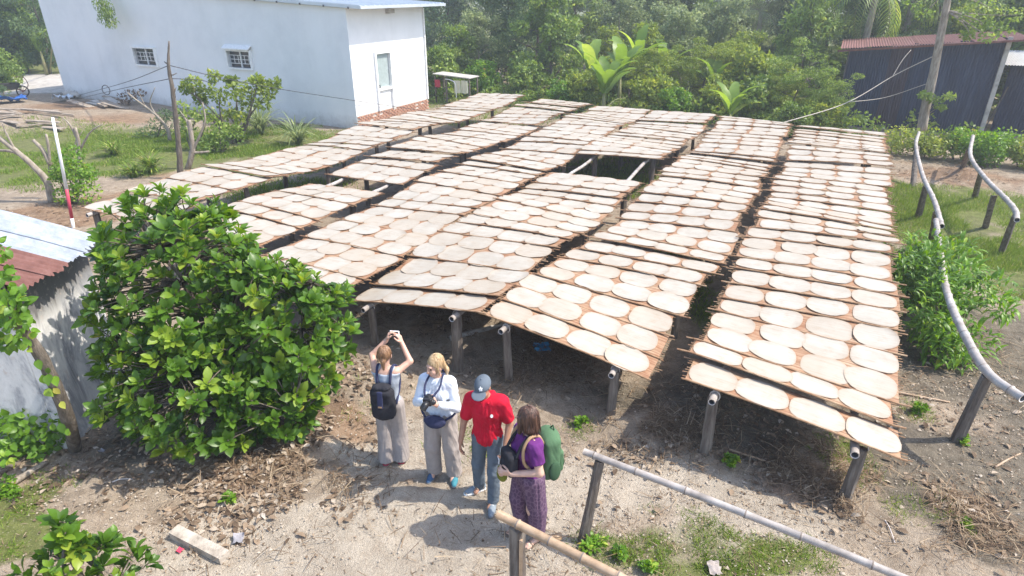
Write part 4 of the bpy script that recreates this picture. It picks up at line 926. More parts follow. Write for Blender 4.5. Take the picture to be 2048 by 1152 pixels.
# ---------------------------------------------------------------- left yard shrubs
def custom_shrub(name, p, clumps, per, size, lm, label, stems=5, tmpl=T_RH, stem_r=.03, bark=M_bark, cat='shrub', group=None, up=.4, droop=0.0, flat=.8):
    e = empty(name, p, 0, label, cat, group); mb = MB()
    for i, (c, r) in enumerate(clumps):
        if i % max(1, len(clumps)//max(1, stems)) == 0: limb(mb, (random.uniform(-.1, .1), random.uniform(-.1, .1), -.1), c, stem_r, stem_r*.3, 5, .12)
    if mb.v: mb.build('stem', bark, e, True)
    P, D, S, V, NN = clump_leaves(clumps, per, size, up, .35, flat, droop); k = P[:, 2] > .02
    link('crown', leaf_mesh('crown', P[k], D[k], S[k], tmpl, lm, N=NN[k], var=V[k]), e); return e
def rel(p, x, y, Y=None): return tuple(GY(x, y, Y or p.y)-p)
b = gp(470, 285)
custom_shrub('flowering_shrub', b, [(rel(b, x, y, b.y+dy), r) for x, y, r, dy in ((385, 168, .32, 0), (412, 182, .36, .4), (440, 192, .3, 0), (472, 182, .36, -.4), (505, 176, .4, .4), (535, 180, .3, 0), (548, 168, .26, .2), (428, 152, .22, 0), (455, 222, .3, .2), (495, 205, .3, .5), (372, 178, .2, 0), (525, 205, .26, -.3), (462, 162, .2, .2), (400, 200, .22, .3), (515, 160, .2, 0), (480, 235, .25, -.3))], 120, .15, M_lf_yel,
             'spreading yellow green shrub with bare trunk before the house wall', 6, stem_r=.05)
b = gp(440, 305); custom_shrub('round_shrub', b, [(rel(b, x, y, b.y+dy), r) for x, y, r, dy in ((410, 285, .4, 0), (440, 275, .45, .2), (465, 280, .45, 0), (440, 262, .35, 0), (425, 295, .35, -.2), (470, 262, .3, .2))], 150, .12, M_lf_mid, 'round dense green shrub below the spreading shrub', 4)
b = gp(315, 275); custom_shrub('dark_shrub', b, [(rel(b, x, y, b.y+dy), r) for x, y, r, dy in ((300, 262, .4, 0), (320, 255, .45, 0), (345, 250, .4, .3), (285, 270, .3, 0), (330, 230, .25, 0))], 110, .14, M_lf_dark, 'dark low shrub before the first house window', 4, tmpl=T_NA)
b = gp(250, 215); custom_shrub('dry_shrub', b, [(rel(b, x, y, b.y), r) for x, y, r in ((250, 200, .35), (262, 190, .3), (278, 188, .25))], 80, .12, M_dry, 'brown withered shrub against the house wall', 3)
b = gp(385, 300); custom_shrub('young_tree', b, [(rel(b, x, y, b.y), r) for x, y, r in ((365, 215, .25), (380, 235, .3), (400, 225, .3), (415, 235, .25), (372, 255, .3))], 70, .15, M_lf_mid, 'thin young tree right of the dead pole', 5, stem_r=.035)
b = gp(150, 408); custom_shrub('vine_shrub', b, [(rel(b, x, y, b.y+dy), r) for x, y, r, dy in ((125, 330, .28, 0), (145, 310, .28, .1), (150, 340, .34, -.1), (165, 360, .34, 0), (140, 370, .38, 0), (170, 385, .36, -.1), (130, 390, .3, 0), (175, 345, .25, .1), (118, 350, .22, 0))], 170, .09, M_lf_bright, 'bright green bushy vine behind the white and red pole', 4)
# pollarded grey branches at the far left
def bare(name, p, segs, label, m=M_bark_p, r=.06):
    e = empty(name, p, 0, label, 'tree'); mb = MB()
    for pts, r0, r1 in segs:
        P = polyl([Vector(rel(p, x, y, p.y+dy)) for x, y, dy in pts], 4); mb.tube(P, [lerp(r0, r1, i/(len(P)-1)) for i in range(len(P))], 7, 0, True, .08)
    mb.build('trunk', m, e, True); return e
b = gp(105, 405); bare('pollarded_tree', b, [([(105, 405, 0), (95, 365, 0), (70, 335, 0), (30, 300, 0), (-20, 262, 0)], .10, .05), ([(72, 335, 0), (30, 305, .1), (-10, 300, .2)], .05, .03), ([(100, 330, .3), (85, 300, .3), (66, 280, .3)], .055, .045), ([(100, 345, .3), (98, 300, .3), (92, 268, .3)], .04, .03), ([(30, 300, 0), (12, 265, 0), (4, 245, 0)], .03, .015)], 'bare grey pollarded tree leaning left beside the white and red pole')
b = gp(165, 385); bare('pollarded_tree', b, [([(165, 385, 0), (160, 340, 0), (158, 290, 0), (150, 255, 0)], .06, .04), ([(160, 300, 0), (180, 265, 0), (205, 248, 0)], .03, .012), ([(158, 285, 0), (140, 250, 0), (125, 235, 0)], .035, .015), ([(163, 330, 0), (150, 290, .1), (165, 262, .1)], .025, .01)], 'thin bare cut-back tree with upright twigs in the lawn')
b = gp(375, 338); bare('pollarded_tree', b, [([(375, 338, 0), (385, 300, 0), (380, 255, 0), (378, 240, 0)], .09, .06), ([(383, 305, 0), (400, 270, 0), (410, 240, 0), (405, 205, 0)], .045, .02), ([(378, 305, 0), (400, 305, 0), (418, 303, 0)], .04, .03), ([(382, 270, 0), (372, 240, .1), (360, 222, .1)], .03, .012)], 'stubby grey pollarded stump right of the dead pole')
b = gp(340, 282); bare('pollarded_tree', b, [([(340, 282, 0), (335, 258, 0), (310, 228, 0), (270, 198, 0), (255, 185, 0)], .07, .02), ([(312, 230, 0), (300, 205, 0), (310, 175, 0)], .03, .01), ([(290, 212, 0), (275, 180, 0)], .02, .008)], 'crooked bare branch tree arching left in the yard')

# ---------------------------------------------------------------- hedge and bushes at the right
cl = []
for i in range(70):
    s = 24.4+random.uniform(-.5, .5); t_ = random.uniform(1.9, 9.0); p = ST(s, t_); cl.append(((p.x, p.y, random.uniform(.25, .75)), random.uniform(.28, .48)))
for j, (ta, tb) in enumerate(((1.9, 3.6), (3.6, 5.3), (5.3, 7.1), (7.1, 9.2))):
    c0 = ST(24.4, (ta+tb)/2); e = empty('hedge_bush', c0, 0, ['small-leaved hedge bush beside the end of the rightmost rack', 'second hedge bush from left, behind the bamboo rails', 'third hedge bush from left in front of the dark shed', 'last hedge bush of the row at the right edge'][j], 'hedge', 'hedge in front of the dark shed')
    q = [((c[0]-c0.x, c[1]-c0.y, c[2]), r) for c, r in cl if ta <= c[0]*VX+c[1]*VY < tb]
    P, D, S, V, NN = clump_leaves(q, 190, .10, .5, .4, .85); k = P[:, 2] > .02; link('crown', leaf_mesh('crown', P[k], D[k], S[k], T_RH, M_lf_yel if j % 2 == 0 else M_lf_bright, N=NN[k], var=V[k]), e)
    mb = MB()
    for c, r in q[::3]: limb(mb, (c[0]*.8, c[1]*.8, -.05), c, .02, .008, 3)
    mb.build('stem', M_bark, e, True)
random.seed(8)
b = G(1890, 700); b.z = 0; b = Vector((6.3, 8.6, 0))
qs = []
for i in range(60):
    s = random.uniform(-1.9, 1.9); t_ = random.gauss(0, .38); f = math.sqrt(max(0, 1-(s/2.1)**2)); zz = random.uniform(.1, 1.0)*f
    qs.append(((UX*s+VX*t_*f, UY*s+VY*t_*f, zz), random.uniform(.2, .34)))
bb = ST(11.7, 2.1)
e = empty('leafy_bush', bb, 0, 'bright green long-leaved bush growing through the bent bamboo rail', 'bush')
P, D, S, V, NN = clump_leaves(qs, 85, .16, .6, .3, .9); k = P[:, 2] > .03
PD = np.argsort(np.hypot(P[:, 0]+bb.x, P[:, 1]+bb.y)+9*(~k)-1.2*P[:, 2])[:300]; rest = k.copy(); rest[PD] = False
tag(link('crown', leaf_mesh('crown', P[rest], D[rest], S[rest], T_LA, M_lf_bright, var=V[rest]), e), kind='stuff')
def leaf_objects(e, P, D, S, V, tmpl, m, nvar=8):
    """the leaves that show largest, each its own object on shared meshes"""
    protos = []
    for i in range(nvar):
        me = npmesh('leaf', tmpl[0], tmpl[1], m, True, attrs={'var': ('FACE', np.full(len(tmpl[1]), (i+.5)/nvar))}); protos.append(me)
    s, d, n = frames(D, np.tile([[0, 0, 1.0]], (len(D), 1)))
    for i in range(len(P)):
        o = link('leaf', protos[min(nvar-1, int(V[i]*nvar))], e)
        M4 = Matrix(((s[i][0], d[i][0], n[i][0]), (s[i][1], d[i][1], n[i][1]), (s[i][2], d[i][2], n[i][2])))
        o.matrix_local = Matrix.Translation(Vector(P[i])) @ (M4.to_4x4()) @ Matrix.Scale(float(S[i]), 4)
leaf_objects(e, P[PD], D[PD], S[PD], V[PD], T_LA, M_lf_bright)
mb = MB()
for c, r in qs[::4]: limb(mb, (c[0]*.6, c[1]*.8, -.05), c, .02, .008, 3)
mb.build('stem', M_bark, e, True)

# ---------------------------------------------------------------- broad-leaved bush in the foreground (rosettes of glossy leaves)
def rosette_bush(name, base, lobes, nros, ll, label, seed, group, nshow=300, inner=.3, nl=(7, 11), keep=None, stems=14, tall=None):
    rs = np.random.RandomState(seed); random.seed(seed); e = empty(name, base, 0, label, 'bush', group); B = np.array(base)
    tips, dirs = [], []
    tot = sum(l[2] for l in lobes)
    while len(tips) < nros:
        q = rs.rand()*tot
        for c, r, w in lobes:
            q -= w
            if q <= 0: break
        u = rs.normal(size=3); u /= np.linalg.norm(u); f = 1.0-inner*rs.rand()**1.5 if rs.rand() < .78 else rs.uniform(.35, .8)
        nz = .82+.36*vnoise(np.array([u[0]*2.2+c[0]*3]), np.array([u[2]*2.2+u[1]*1.7+c[1]*3]), seed)[0]
        p = np.array(c)+u*np.array(r)*f*nz
        if p[2] < .22: continue
        if any((((p-np.array(c2))/np.array(r2))**2).sum() < .36 for c2, r2, _ in lobes) and rs.rand() < .6: continue
        tips.append(p); d = u*np.array([.8, .8, .5])+np.array([0, 0, .75])+rs.normal(size=3)*.25; dirs.append(d/np.linalg.norm(d))
    Ps, Ds, Ss, Vs, Ns = [], [], [], [], []
    for p, d in zip(tips, dirs):
        n = rs.randint(nl[0], nl[1]+1); a = np.cross(d, [0.3, .2, 1]); a /= np.linalg.norm(a); b = np.cross(d, a); tone = rs.normal(.50, .2)
        ph = rs.rand()*6.28; big = rs.uniform(.8, 1.2)
        for i in range(n):
            an = ph+i*2.4+rs.uniform(-.2, .2); inner_ = i/n; op = lerp(1.05, .32, inner_)+rs.uniform(-.2, .2)
            out = a*math.cos(an)+b*math.sin(an); dd = out*math.sin(op)+d*math.cos(op)
            Ps.append(p-d*.06*(1-inner_)+out*.012); Ds.append(dd); Ns.append(d); Ss.append(ll*big*rs.uniform(.6, 1.25)*lerp(1.05, .7, inner_)); Vs.append(min(.88, tone+.22*inner_+rs.normal(0, .1))+(.5 if rs.rand() < .006 else 0))
    P, D, S, V, N = map(np.array, (Ps, Ds, Ss, Vs, Ns)); V = np.clip(V, 0, 1)
    W = P+B; camd = np.linalg.norm(W-np.array([0, 0, CAM_H]), axis=1)-1.2*P[:, 2]*.3; PD = np.argsort(camd)[:nshow]; rest = np.ones(len(P), bool); rest[PD] = False
    tag(link('crown', leaf_mesh('crown', P[rest], D[rest], S[rest], T_OB, M_lf_gloss, N=N[rest], var=V[rest], smooth=True), e), kind='stuff')
    protos = [npmesh('leaf', T_OB[0], T_OB[1], M_lf_gloss, True, attrs={'var': ('FACE', np.full(len(T_OB[1]), (i+.5)/8))}) for i in range(8)]
    s, d, n = frames(D[PD], N[PD])
    for i, q in enumerate(PD):
        o = link('leaf', protos[min(7, int(V[q]*8))], e)
        o.matrix_local = Matrix.Translation(Vector(P[q])) @ Matrix(((s[i][0], d[i][0], n[i][0]), (s[i][1], d[i][1], n[i][1]), (s[i][2], d[i][2], n[i][2]))).to_4x4() @ Matrix.Scale(float(S[q]), 4)
    mb = MB(); mains = []
    for i in range(stems):
        c, r, w = lobes[i % len(lobes)]; en = Vector(c)+Vector((random.uniform(-.5, .5)*r[0], random.uniform(-.5, .5)*r[1], random.uniform(-.2, .6)*r[2]))
        mains.append(limb(mb, (random.uniform(-.12, .12), random.uniform(-.12, .12), -.1), en, .035, .014, 6, .1, 6))
    mb.build('stem', M_bark, e, True); mb = MB(); allp = [q for m_ in mains for q in m_[2:]]
    for p in tips:
        p = Vector(p); st_ = min(allp, key=lambda q: (q-p).length+max(0, q.z-p.z)*2); limb(mb, st_, p, .011, .005, 3, .08, 4)
    tag(mb.build('twigs', M_bark, e, True), kind='stuff'); return e
bush_base = Vector((-3.45, 6.35, 0))
rosette_bush('broadleaf_bush', bush_base, [((-.38, .35, 1.75), (1.05, 1.0, 1.22), 1.25), ((.62, .25, 1.34), (.90, .85, .95), .95), ((-.25, -.30, .85), (1.12, .75, .80), .85), ((.72, -.2, .55), (.42, .45, .42), .18)], 1250, .148,
             'large glossy broad-leaved bush beside the hut and the four people', 21, None, 300)
b0 = Vector((-3.62, 3.62, 0))
rosette_bush('broadleaf_bush', b0, [((.0, .0, .62), (.42, .35, .35), 1), ((.0, .12, .95), (.12, .12, .25), .35), ((.36, .0, .55), (.25, .3, .2), .5), ((-.35, -.1, .5), (.25, .3, .25), .5)], 80, .135, 'small glossy broad-leaved bush at the bottom left corner', 22, None, 260, stems=8)
# climbing vine on the hut and a low heart-leaved plant at its foot
def heart_plant(name, base, clumps, per, size, label, nshow=150, stem_pts=None):
    e = empty(name, base, 0, label, 'vine'); P, D, S, V, NN = clump_leaves(clumps, per, size, -.5, .6, 1.0); B = np.array(base)
    N = unit(len(P))*.5+np.array([.25, -.7, .6]); camd = np.linalg.norm(P+B-np.array([0, 0, CAM_H]), axis=1); PD = np.argsort(camd)[:nshow]; rest = np.ones(len(P), bool); rest[PD] = False
    if rest.any(): tag(link('crown', leaf_mesh('crown', P[rest], D[rest], S[rest], T_HE, M_lf_bright, N=N[rest], var=V[rest], smooth=True), e), kind='stuff')
    protos = [npmesh('leaf', T_HE[0], T_HE[1], M_lf_bright, True, attrs={'var': ('FACE', np.full(len(T_HE[1]), (i+.5)/8))}) for i in range(8)]
    s, d, n = frames(D[PD], N[PD])
    for i, q in enumerate(PD):
        o = link('leaf', protos[min(7, int(V[q]*8))], e)
        o.matrix_local = Matrix.Translation(Vector(P[q])) @ Matrix(((s[i][0], d[i][0], n[i][0]), (s[i][1], d[i][1], n[i][1]), (s[i][2], d[i][2], n[i][2]))).to_4x4() @ Matrix.Scale(float(S[q]), 4)
    if stem_pts:
        mb = MB()
        for pp in stem_pts: mb.tube(polyl(pp, 4), [.012]*(4*(len(pp)-1)+1), 5)
        mb.build('stem', M_bark, e, True)
    return e
vb = Vector((-5.2, 5.25, 0))
def vrel(x, y, Y): return tuple(GY(x, y, Y)-vb)
heart_plant('climbing_vine', vb, [(vrel(x, y, Y), r) for x, y, Y, r in ((-12, 500, 5.6, .10), (-5, 540, 5.5, .11), (0, 575, 5.4, .12), (18, 595, 5.3, .11), (8, 620, 5.3, .13), (35, 640, 5.25, .11), (-5, 655, 5.3, .13), (30, 612, 5.3, .10), (45, 665, 5.25, .09), (-15, 620, 5.4, .14), (12, 680, 5.3, .08))], 26, .085,
            'green heart-leaved vine hanging over the rusty edge of the hut roof', 260, [[vrel(-20, 520, 5.7), vrel(10, 580, 5.5), vrel(30, 640, 5.4), vrel(60, 690, 5.3)]])
vb2 = G(70, 900); vb2.z = 0
heart_plant('heart_leaf_plant', vb2, [((x, y, z), r) for x, y, z, r in ((-.25, 0, .25, .22), (0, .05, .32, .24), (.22, 0, .25, .22), (.1, -.1, .12, .2), (-.15, -.12, .1, .2), (.0, .15, .45, .18), (-.38, .05, .12, .2), (.3, .05, .38, .16), (-.2, .1, .42, .18))], 60, .10, 'low green heart-leaved plant at the foot of the hut wall', 290, [[(0, 0, -.05), (.02, 0, .2), (0, .05, .4)], [(0, 0, -.05), (.2, 0, .15), (.3, .0, .25)]])
# leaning trunk in front of the hut wall, with a few vine leaves
tb = G(152, 892); tb.z = 0
e = empty('leaning_trunk', tb, 0, 'dark leaning tree trunk with a few vine leaves before the hut wall', 'tree'); pts = [Vector(rel(tb, x, y, Y)) for x, y, Y in ((152, 905, tb.y), (140, 850, 5.65), (110, 770, 5.5), (78, 705, 5.4), (45, 660, 5.35), (20, 610, 5.3))]
P = polyl(pts, 4); MB().tube(P, [lerp(.075, .045, i/(len(P)-1)) for i in range(len(P))], 9, 0, True, .08).build('trunk', M_bark, e, True)
vp = np.array([tuple(P[i]+Vector((random.uniform(-.06, .1), -.07, random.uniform(-.05, .05)))) for i in np.random.randint(1, 16, 16)])
link('vine_leaves', leaf_mesh('vine_leaves', vp, np.tile([[.2, -.4, -.8]], (16, 1))+RNG.normal(size=(16, 3))*.3, RNG.uniform(.07, .13, 16), T_HE, M_lf_bright, N=np.tile([[.3, -.8, .5]], (16, 1))), e)

# arching bamboo culm from the far-left grove, its leafy tip hanging before the house
cb = G(98, 150); cb.z = 0
e = empty('bamboo_culm', cb, 0, 'arching bamboo culm with a leafy tip hanging in front of the house', 'bamboo')
P = polyl([Vector((0, 0, -.1))]+[q-cb for q in (GY(120, -60, 37), GY(165, -120, 33), GY(198, -70, 31), GY(206, 0, 30.4), GY(214, 42, 30))], 6)
MB().tube(P, [lerp(.05, .008, i/(len(P)-1)) for i in range(len(P))], 6).build('stem', M_lf_stem, e, True)
cl = [(tuple(P[i]+Vector((random.uniform(-.2, .2), random.uniform(-.2, .2), random.uniform(-.15, .1)))), .28) for i in range(len(P)-9, len(P)) for _ in range(2)]
Pq, D, S, V, NN = clump_leaves(cl, 34, .17, 0, .3, 1.0, .8); link('crown', leaf_mesh('crown', Pq, D, S, T_NA, M_lf_mid, N=NN, var=V), e)
# ================================================================== PEOPLE (surfaces grown from smoothly joined tapered limbs)
def v3(*a): return np.array(a if len(a) > 1 else a[0], dtype=np.float32)
class Sdf:
    def __init__(s, lo, hi, h):
        s.h = h; s.lo = np.array(lo, np.float32); n = np.ceil((np.array(hi)-np.array(lo))/h).astype(int)+1
        s.ax = [s.lo[i]+h*np.arange(n[i], dtype=np.float32) for i in range(3)]; s.phi = np.full(n, 1.0, np.float32)
    def sub(s, lo, hi):
        sl = []
        for i in range(3):
            a = max(0, int((lo[i]-s.lo[i])/s.h)); b = min(s.phi.shape[i], int((hi[i]-s.lo[i])/s.h)+2); sl.append(slice(a, max(a+1, b)))
        X = [s.ax[i][sl[i]] for i in range(3)]; return tuple(sl), np.meshgrid(*X, indexing='ij')
    def comb(s, sl, d, k):
        a = s.phi[sl]
        if k <= 0: s.phi[sl] = np.minimum(a, d)
        else: t = np.clip(.5+.5*(a-d)/k, 0, 1); s.phi[sl] = a*(1-t)+d*t-k*t*(1-t)
    def cap(s, a, b, ra, rb, k=.02, flat=None, cut=None):
        """tapered limb; flat = (axis, factor) squeezes it; cut = 'b' ends it square"""
        a, b = v3(a), v3(b); m = max(ra, rb)*(1.0 if flat is None else max(1, flat[1]))+k+3*s.h; sl, (X, Y, Z) = s.sub(np.minimum(a, b)-m, np.maximum(a, b)+m)
        px, py, pz = X-a[0], Y-a[1], Z-a[2]; ab = b-a; L2 = float(ab@ab)+1e-9; t = np.clip((px*ab[0]+py*ab[1]+pz*ab[2])/L2, 0, 1)
        qx, qy, qz = px-t*ab[0], py-t*ab[1], pz-t*ab[2]
        if flat is not None:
            n = v3(flat[0]); n = n/np.linalg.norm(n); q = (qx*n[0]+qy*n[1]+qz*n[2])*(1/flat[1]-1); qx, qy, qz = qx+q*n[0], qy+q*n[1], qz+q*n[2]
        d = np.sqrt(qx*qx+qy*qy+qz*qz)-(ra+(rb-ra)*t)
        if cut == 'b':
            u = ab/np.sqrt(L2); d = np.maximum(d, (X-b[0])*u[0]+(Y-b[1])*u[1]+(Z-b[2])*u[2])
        s.comb(sl, d, k); return s
    def ell(s, c, r, k=.02, R=None):
        c, r = v3(c), v3(r); m = float(max(r))+k+3*s.h; sl, (X, Y, Z) = s.sub(c-m, c+m); X, Y, Z = X-c[0], Y-c[1], Z-c[2]
        if R is not None: R = np.array(R, np.float32); X, Y, Z = (R[0, 0]*X+R[1, 0]*Y+R[2, 0]*Z, R[0, 1]*X+R[1, 1]*Y+R[2, 1]*Z, R[0, 2]*X+R[1, 2]*Y+R[2, 2]*Z)
        q = np.sqrt((X/r[0])**2+(Y/r[1])**2+(Z/r[2])**2)+1e-6; g = np.sqrt((X/r[0]**2)**2+(Y/r[1]**2)**2+(Z/r[2]**2)**2)+1e-6
        s.comb(sl, q*(q-1)/g, k); return s
    def box(s, c, hf, rr, k=.01, R=None):
        c, hf = v3(c), v3(hf); m = float(np.linalg.norm(hf))+k+3*s.h; sl, (X, Y, Z) = s.sub(c-m, c+m); X, Y, Z = X-c[0], Y-c[1], Z-c[2]
        if R is not None: R = np.array(R, np.float32); X, Y, Z = (R[0, 0]*X+R[1, 0]*Y+R[2, 0]*Z, R[0, 1]*X+R[1, 1]*Y+R[2, 1]*Z, R[0, 2]*X+R[1, 2]*Y+R[2, 2]*Z)
        qx, qy, qz = np.abs(X)-hf[0]+rr, np.abs(Y)-hf[1]+rr, np.abs(Z)-hf[2]+rr
        d = np.sqrt(np.maximum(qx, 0)**2+np.maximum(qy, 0)**2+np.maximum(qz, 0)**2)+np.minimum(np.maximum(qx, np.maximum(qy, qz)), 0)-rr
        s.comb(sl, d, k); return s
    def above(s, z): s.phi = np.maximum(s.phi, (z-s.ax[2])[None, None, :]); return s
    def below(s, z): s.phi = np.maximum(s.phi, (s.ax[2]-z)[None, None, :]); return s
    def mesh(s):
        p = s.phi; ng = p < 0; C = [(i, j, k) for i in (0, 1) for j in (0, 1) for k in (0, 1)]; n = p.shape
        g = lambda A, c: A[c[0]:n[0]-1+c[0], c[1]:n[1]-1+c[1], c[2]:n[2]-1+c[2]]
        cnt = sum(g(ng, c).astype(np.int8) for c in C); act = (cnt > 0) & (cnt < 8); idx = np.full(act.shape, -1, np.int32); ids = np.argwhere(act); idx[act] = np.arange(len(ids))
        vals = {c: g(p, c)[act] for c in C}; acc = np.zeros((len(ids), 3)); num = np.zeros(len(ids))
        for a in C:
            for ax in range(3):
                if a[ax] == 0:
                    b = tuple(1 if q == ax else a[q] for q in range(3)); va, vb_ = vals[a], vals[b]; mk = (va < 0) != (vb_ < 0); t = va/np.where(mk, va-vb_, 1)
                    pt = np.tile(np.array(a, float), (len(ids), 1)); pt[:, ax] += t; acc[mk] += pt[mk]; num[mk] += 1
        V = (ids+acc/num[:, None])*s.h+s.lo; Fs = []
        for ax in range(3):
            o1, o2 = (ax+1) % 3, (ax+2) % 3; sa = [slice(None)]*3; sb = [slice(None)]*3; sa[ax] = slice(0, -1); sb[ax] = slice(1, None)
            A, B = ng[tuple(sa)], ng[tuple(sb)]; E = np.argwhere(A != B); E = E[(E[:, o1] > 0) & (E[:, o2] > 0) & (E[:, o1] < n[o1]-1) & (E[:, o2] < n[o2]-1)]
            fl = A[tuple(E.T)]
            def cell(d1, d2): q = E.copy(); q[:, o1] -= d1; q[:, o2] -= d2; return idx[tuple(q.T)]
            q = np.stack([cell(1, 1), cell(0, 1), cell(0, 0), cell(1, 0)], 1); q[~fl] = q[~fl][:, ::-1]; Fs.append(q)
        return V, np.concatenate(Fs)
def wrinkle(V, amp, f=(9, 9, 16), seed=3):
    c = V.mean(0); r = V-c; ang = np.arctan2(r[:, 1], r[:, 0])
    n = fbm(ang*f[0]/3+V[:, 2]*2.0, V[:, 2]*f[2]+np.sin(ang*2)*2.2, seed, 3)-.5
    d = np.stack([r[:, 0], r[:, 1], 0*r[:, 0]], 1); d /= np.maximum(.02, np.linalg.norm(d, axis=1))[:, None]; return V+d*(n*2*amp)[:, None]
def sdf_obj(name, sdf, m, parent, amp=0, seed=3, f=(9, 9, 16), paint=None, post=None):
    V, F = sdf.mesh()
    if amp: V = wrinkle(V, amp, f, seed)
    if post: V = post(V)
    mi = None
    if paint is not None:
        c = V[F].mean(1); mi = paint(c)
    return link(name, npmesh(name, V, F, m, True, midx=mi), parent)
def hand(B, w, d, n, side, curl=.5, sc=1.0, r0=.030, splay=.1):
    """palm and five unequal fingers from wrist w; d along the hand, n out of the palm, side = +1/-1 picks the thumb's side"""
    w, d, n = v3(w), v3(d), v3(n); d = d/np.linalg.norm(d); n = n-d*(n@d); n = n/np.linalg.norm(n); s = np.cross(d, n)*side; B.cap(w-d*.02, w+d*.015, r0*.9, .024*sc, .012, (n, .75))
    for i, (off, ln) in enumerate(((.030, .92), (.010, 1.0), (-.010, .94), (-.029, .76))):
        k0 = w+d*.02+s*off*.6*sc; k1 = w+d*(.088-.006*abs(i-1))*sc+s*off*sc; B.cap(k0, k1, .0155*sc, .0125*sc, .008)
        q = k1; an = .15; dd = d+s*splay*off*6
        for L_, r_ in ((.042, .0105), (.027, .0095), (.020, .0085)):
            an += curl*(1.15 if L_ < .04 else .8); u = dd*math.cos(an)+n*math.sin(an); q2 = q+u*L_*ln*sc; B.cap(q, q2, r_*sc, r_*.92*sc, .004); q = q2
    t0 = w+d*.025*sc+s*.022*sc; t1 = t0+(d*.55+s*.75+n*.25)*.040*sc; t2 = t1+(d*.85+s*.25+n*(.2+curl*.5))*.032*sc; t3 = t2+(d*.9-s*.05+n*(.2+curl*.6))*.026*sc
    B.cap(t0, t1, .016*sc, .0125*sc, .008); B.cap(t1, t2, .0115*sc, .0105*sc, .004); B.cap(t2, t3, .010*sc, .0085*sc, .004)
def head(B, c, R, fem=True):
    """c = head centre, R = 3x3 turning the head (columns: right, forward(-y), up)"""
    R = np.array(R, np.float32); P = lambda x, y, z: c+R@v3(x, y, z)
    B.ell(P(0, .012, .02), (.074, .094, .100), .02, R); B.ell(P(0, -.028, -.045), (.056, .066, .070), .03, R); B.ell(P(0, -.055, -.098), (.024, .022, .018), .025, R)
    B.cap(P(0, -.090, .012), P(0, -.112, -.028), .010, .0135, .012); B.cap(P(-.03, -.083, .030), P(.03, -.083, .030), .012, .012, .012)
    for sx in (-1, 1): B.ell(P(sx*.075, .012, -.012), (.010, .020, .032), .006, R); B.ell(P(sx*.038, -.062, -.035), (.022, .024, .022), .02, R)
    B.cap(P(-.018, -.089, -.064), P(.018, -.089, -.064), .0085, .0085, .008); return P
def face_paint(P, extra=None):
    E = [P(-.031, -.084, .006), P(.031, -.084, .006)]; BR = [(P(-.045, -.082, .028), P(-.018, -.090, .030)), (P(.045, -.082, .028), P(.018, -.090, .030))]; LP = (P(-.020, -.094, -.064), P(.020, -.094, -.064))
    def seg(c, a, b): ab = b-a; t = np.clip(((c-a)@ab)/(ab@ab), 0, 1); return np.linalg.norm(c-a-t[:, None]*ab, axis=1)
    def f(c):
        mi = np.zeros(len(c), int)
        for e in E: mi[np.linalg.norm(c-e, axis=1) < .0125] = 1
        for a, b in BR: mi[seg(c, a, b) < .0065] = 3
        mi[seg(c, *LP) < .0085] = 2
        return extra(c, mi) if extra else mi
    return f
def rotm(yaw=0, pitch=0, roll=0): return np.array((Matrix.Rotation(yaw, 3, 'Z') @ Matrix.Rotation(pitch, 3, 'X') @ Matrix.Rotation(roll, 3, 'Y')), np.float32)
def skin(name, c):
    m, nt, bs = newmat(name); n = noise(nt, pos(nt, True), 14, 3); L(nt, ramp(nt, n.outputs[0], [(.3, tuple(x*.85 for x in c)), (.7, tuple(min(1, x*1.08) for x in c))]).outputs[0], bs.inputs['Base Color'])
    bs.inputs['Roughness'].default_value = .5; bs.inputs['Subsurface Weight'].default_value = 0.08; bs.inputs['Subsurface Radius'].default_value = (.02, .008, .004); return m
def cloth(name, c1, c2=None, sc=30, rough=.9, bmp=.25):
    c2 = c2 or tuple(x*.8 for x in c1); return mat(name, [c2, c1, tuple(min(1, x*1.06) for x in c1)], sc*.25, rough, bmp, sc*6, .003, obj=True, spec=.15)
M_skin_f = skin('fair_skin', (.56, .34, .25)); M_skin_t = skin('tan_skin', (.40, .215, .14)); M_skin_o = skin('warm_skin', (.58, .37, .28))
M_eye = plain('eye_dark', (.03, .022, .018), .25); M_lip = plain('lip_pink', (.42, .17, .14), .5); M_brow = plain('brow_brown', (.13, .085, .05), .8)
def hairmat(name, c1, c2): 
    m, nt, bs = newmat(name); n = noise(nt, scaled(nt, pos(nt, True), (60, 60, 6)), 1.0, 3); L(nt, ramp(nt, n.outputs[0], [(.35, c1), (.65, c2)]).outputs[0], bs.inputs['Base Color']); bs.inputs['Roughness'].default_value = .42; bump(nt, bs, n.outputs[0], .6, .01); return m
M_hair_br = hairmat('light_brown_hair', (.13, .065, .03), (.30, .17, .09)); M_hair_bl = hairmat('blond_hair', (.30, .19, .09), (.58, .42, .24)); M_hair_dk = hairmat('dark_brown_hair', (.030, .014, .010), (.13, .065, .042)); M_hair_bk = hairmat('black_hair', (.012, .01, .009), (.03, .025, .02))
M_black = cloth('black_cloth', (.028, .028, .034)); M_navy = cloth('navy_cloth', (.035, .04, .085)); M_blackp = plain('black_plastic', (.02, .02, .022), .35); M_grey_l = cloth('grey_trousers', (.33, .29, .27)); M_grey_c = cloth('stone_trousers', (.36, .315, .29))
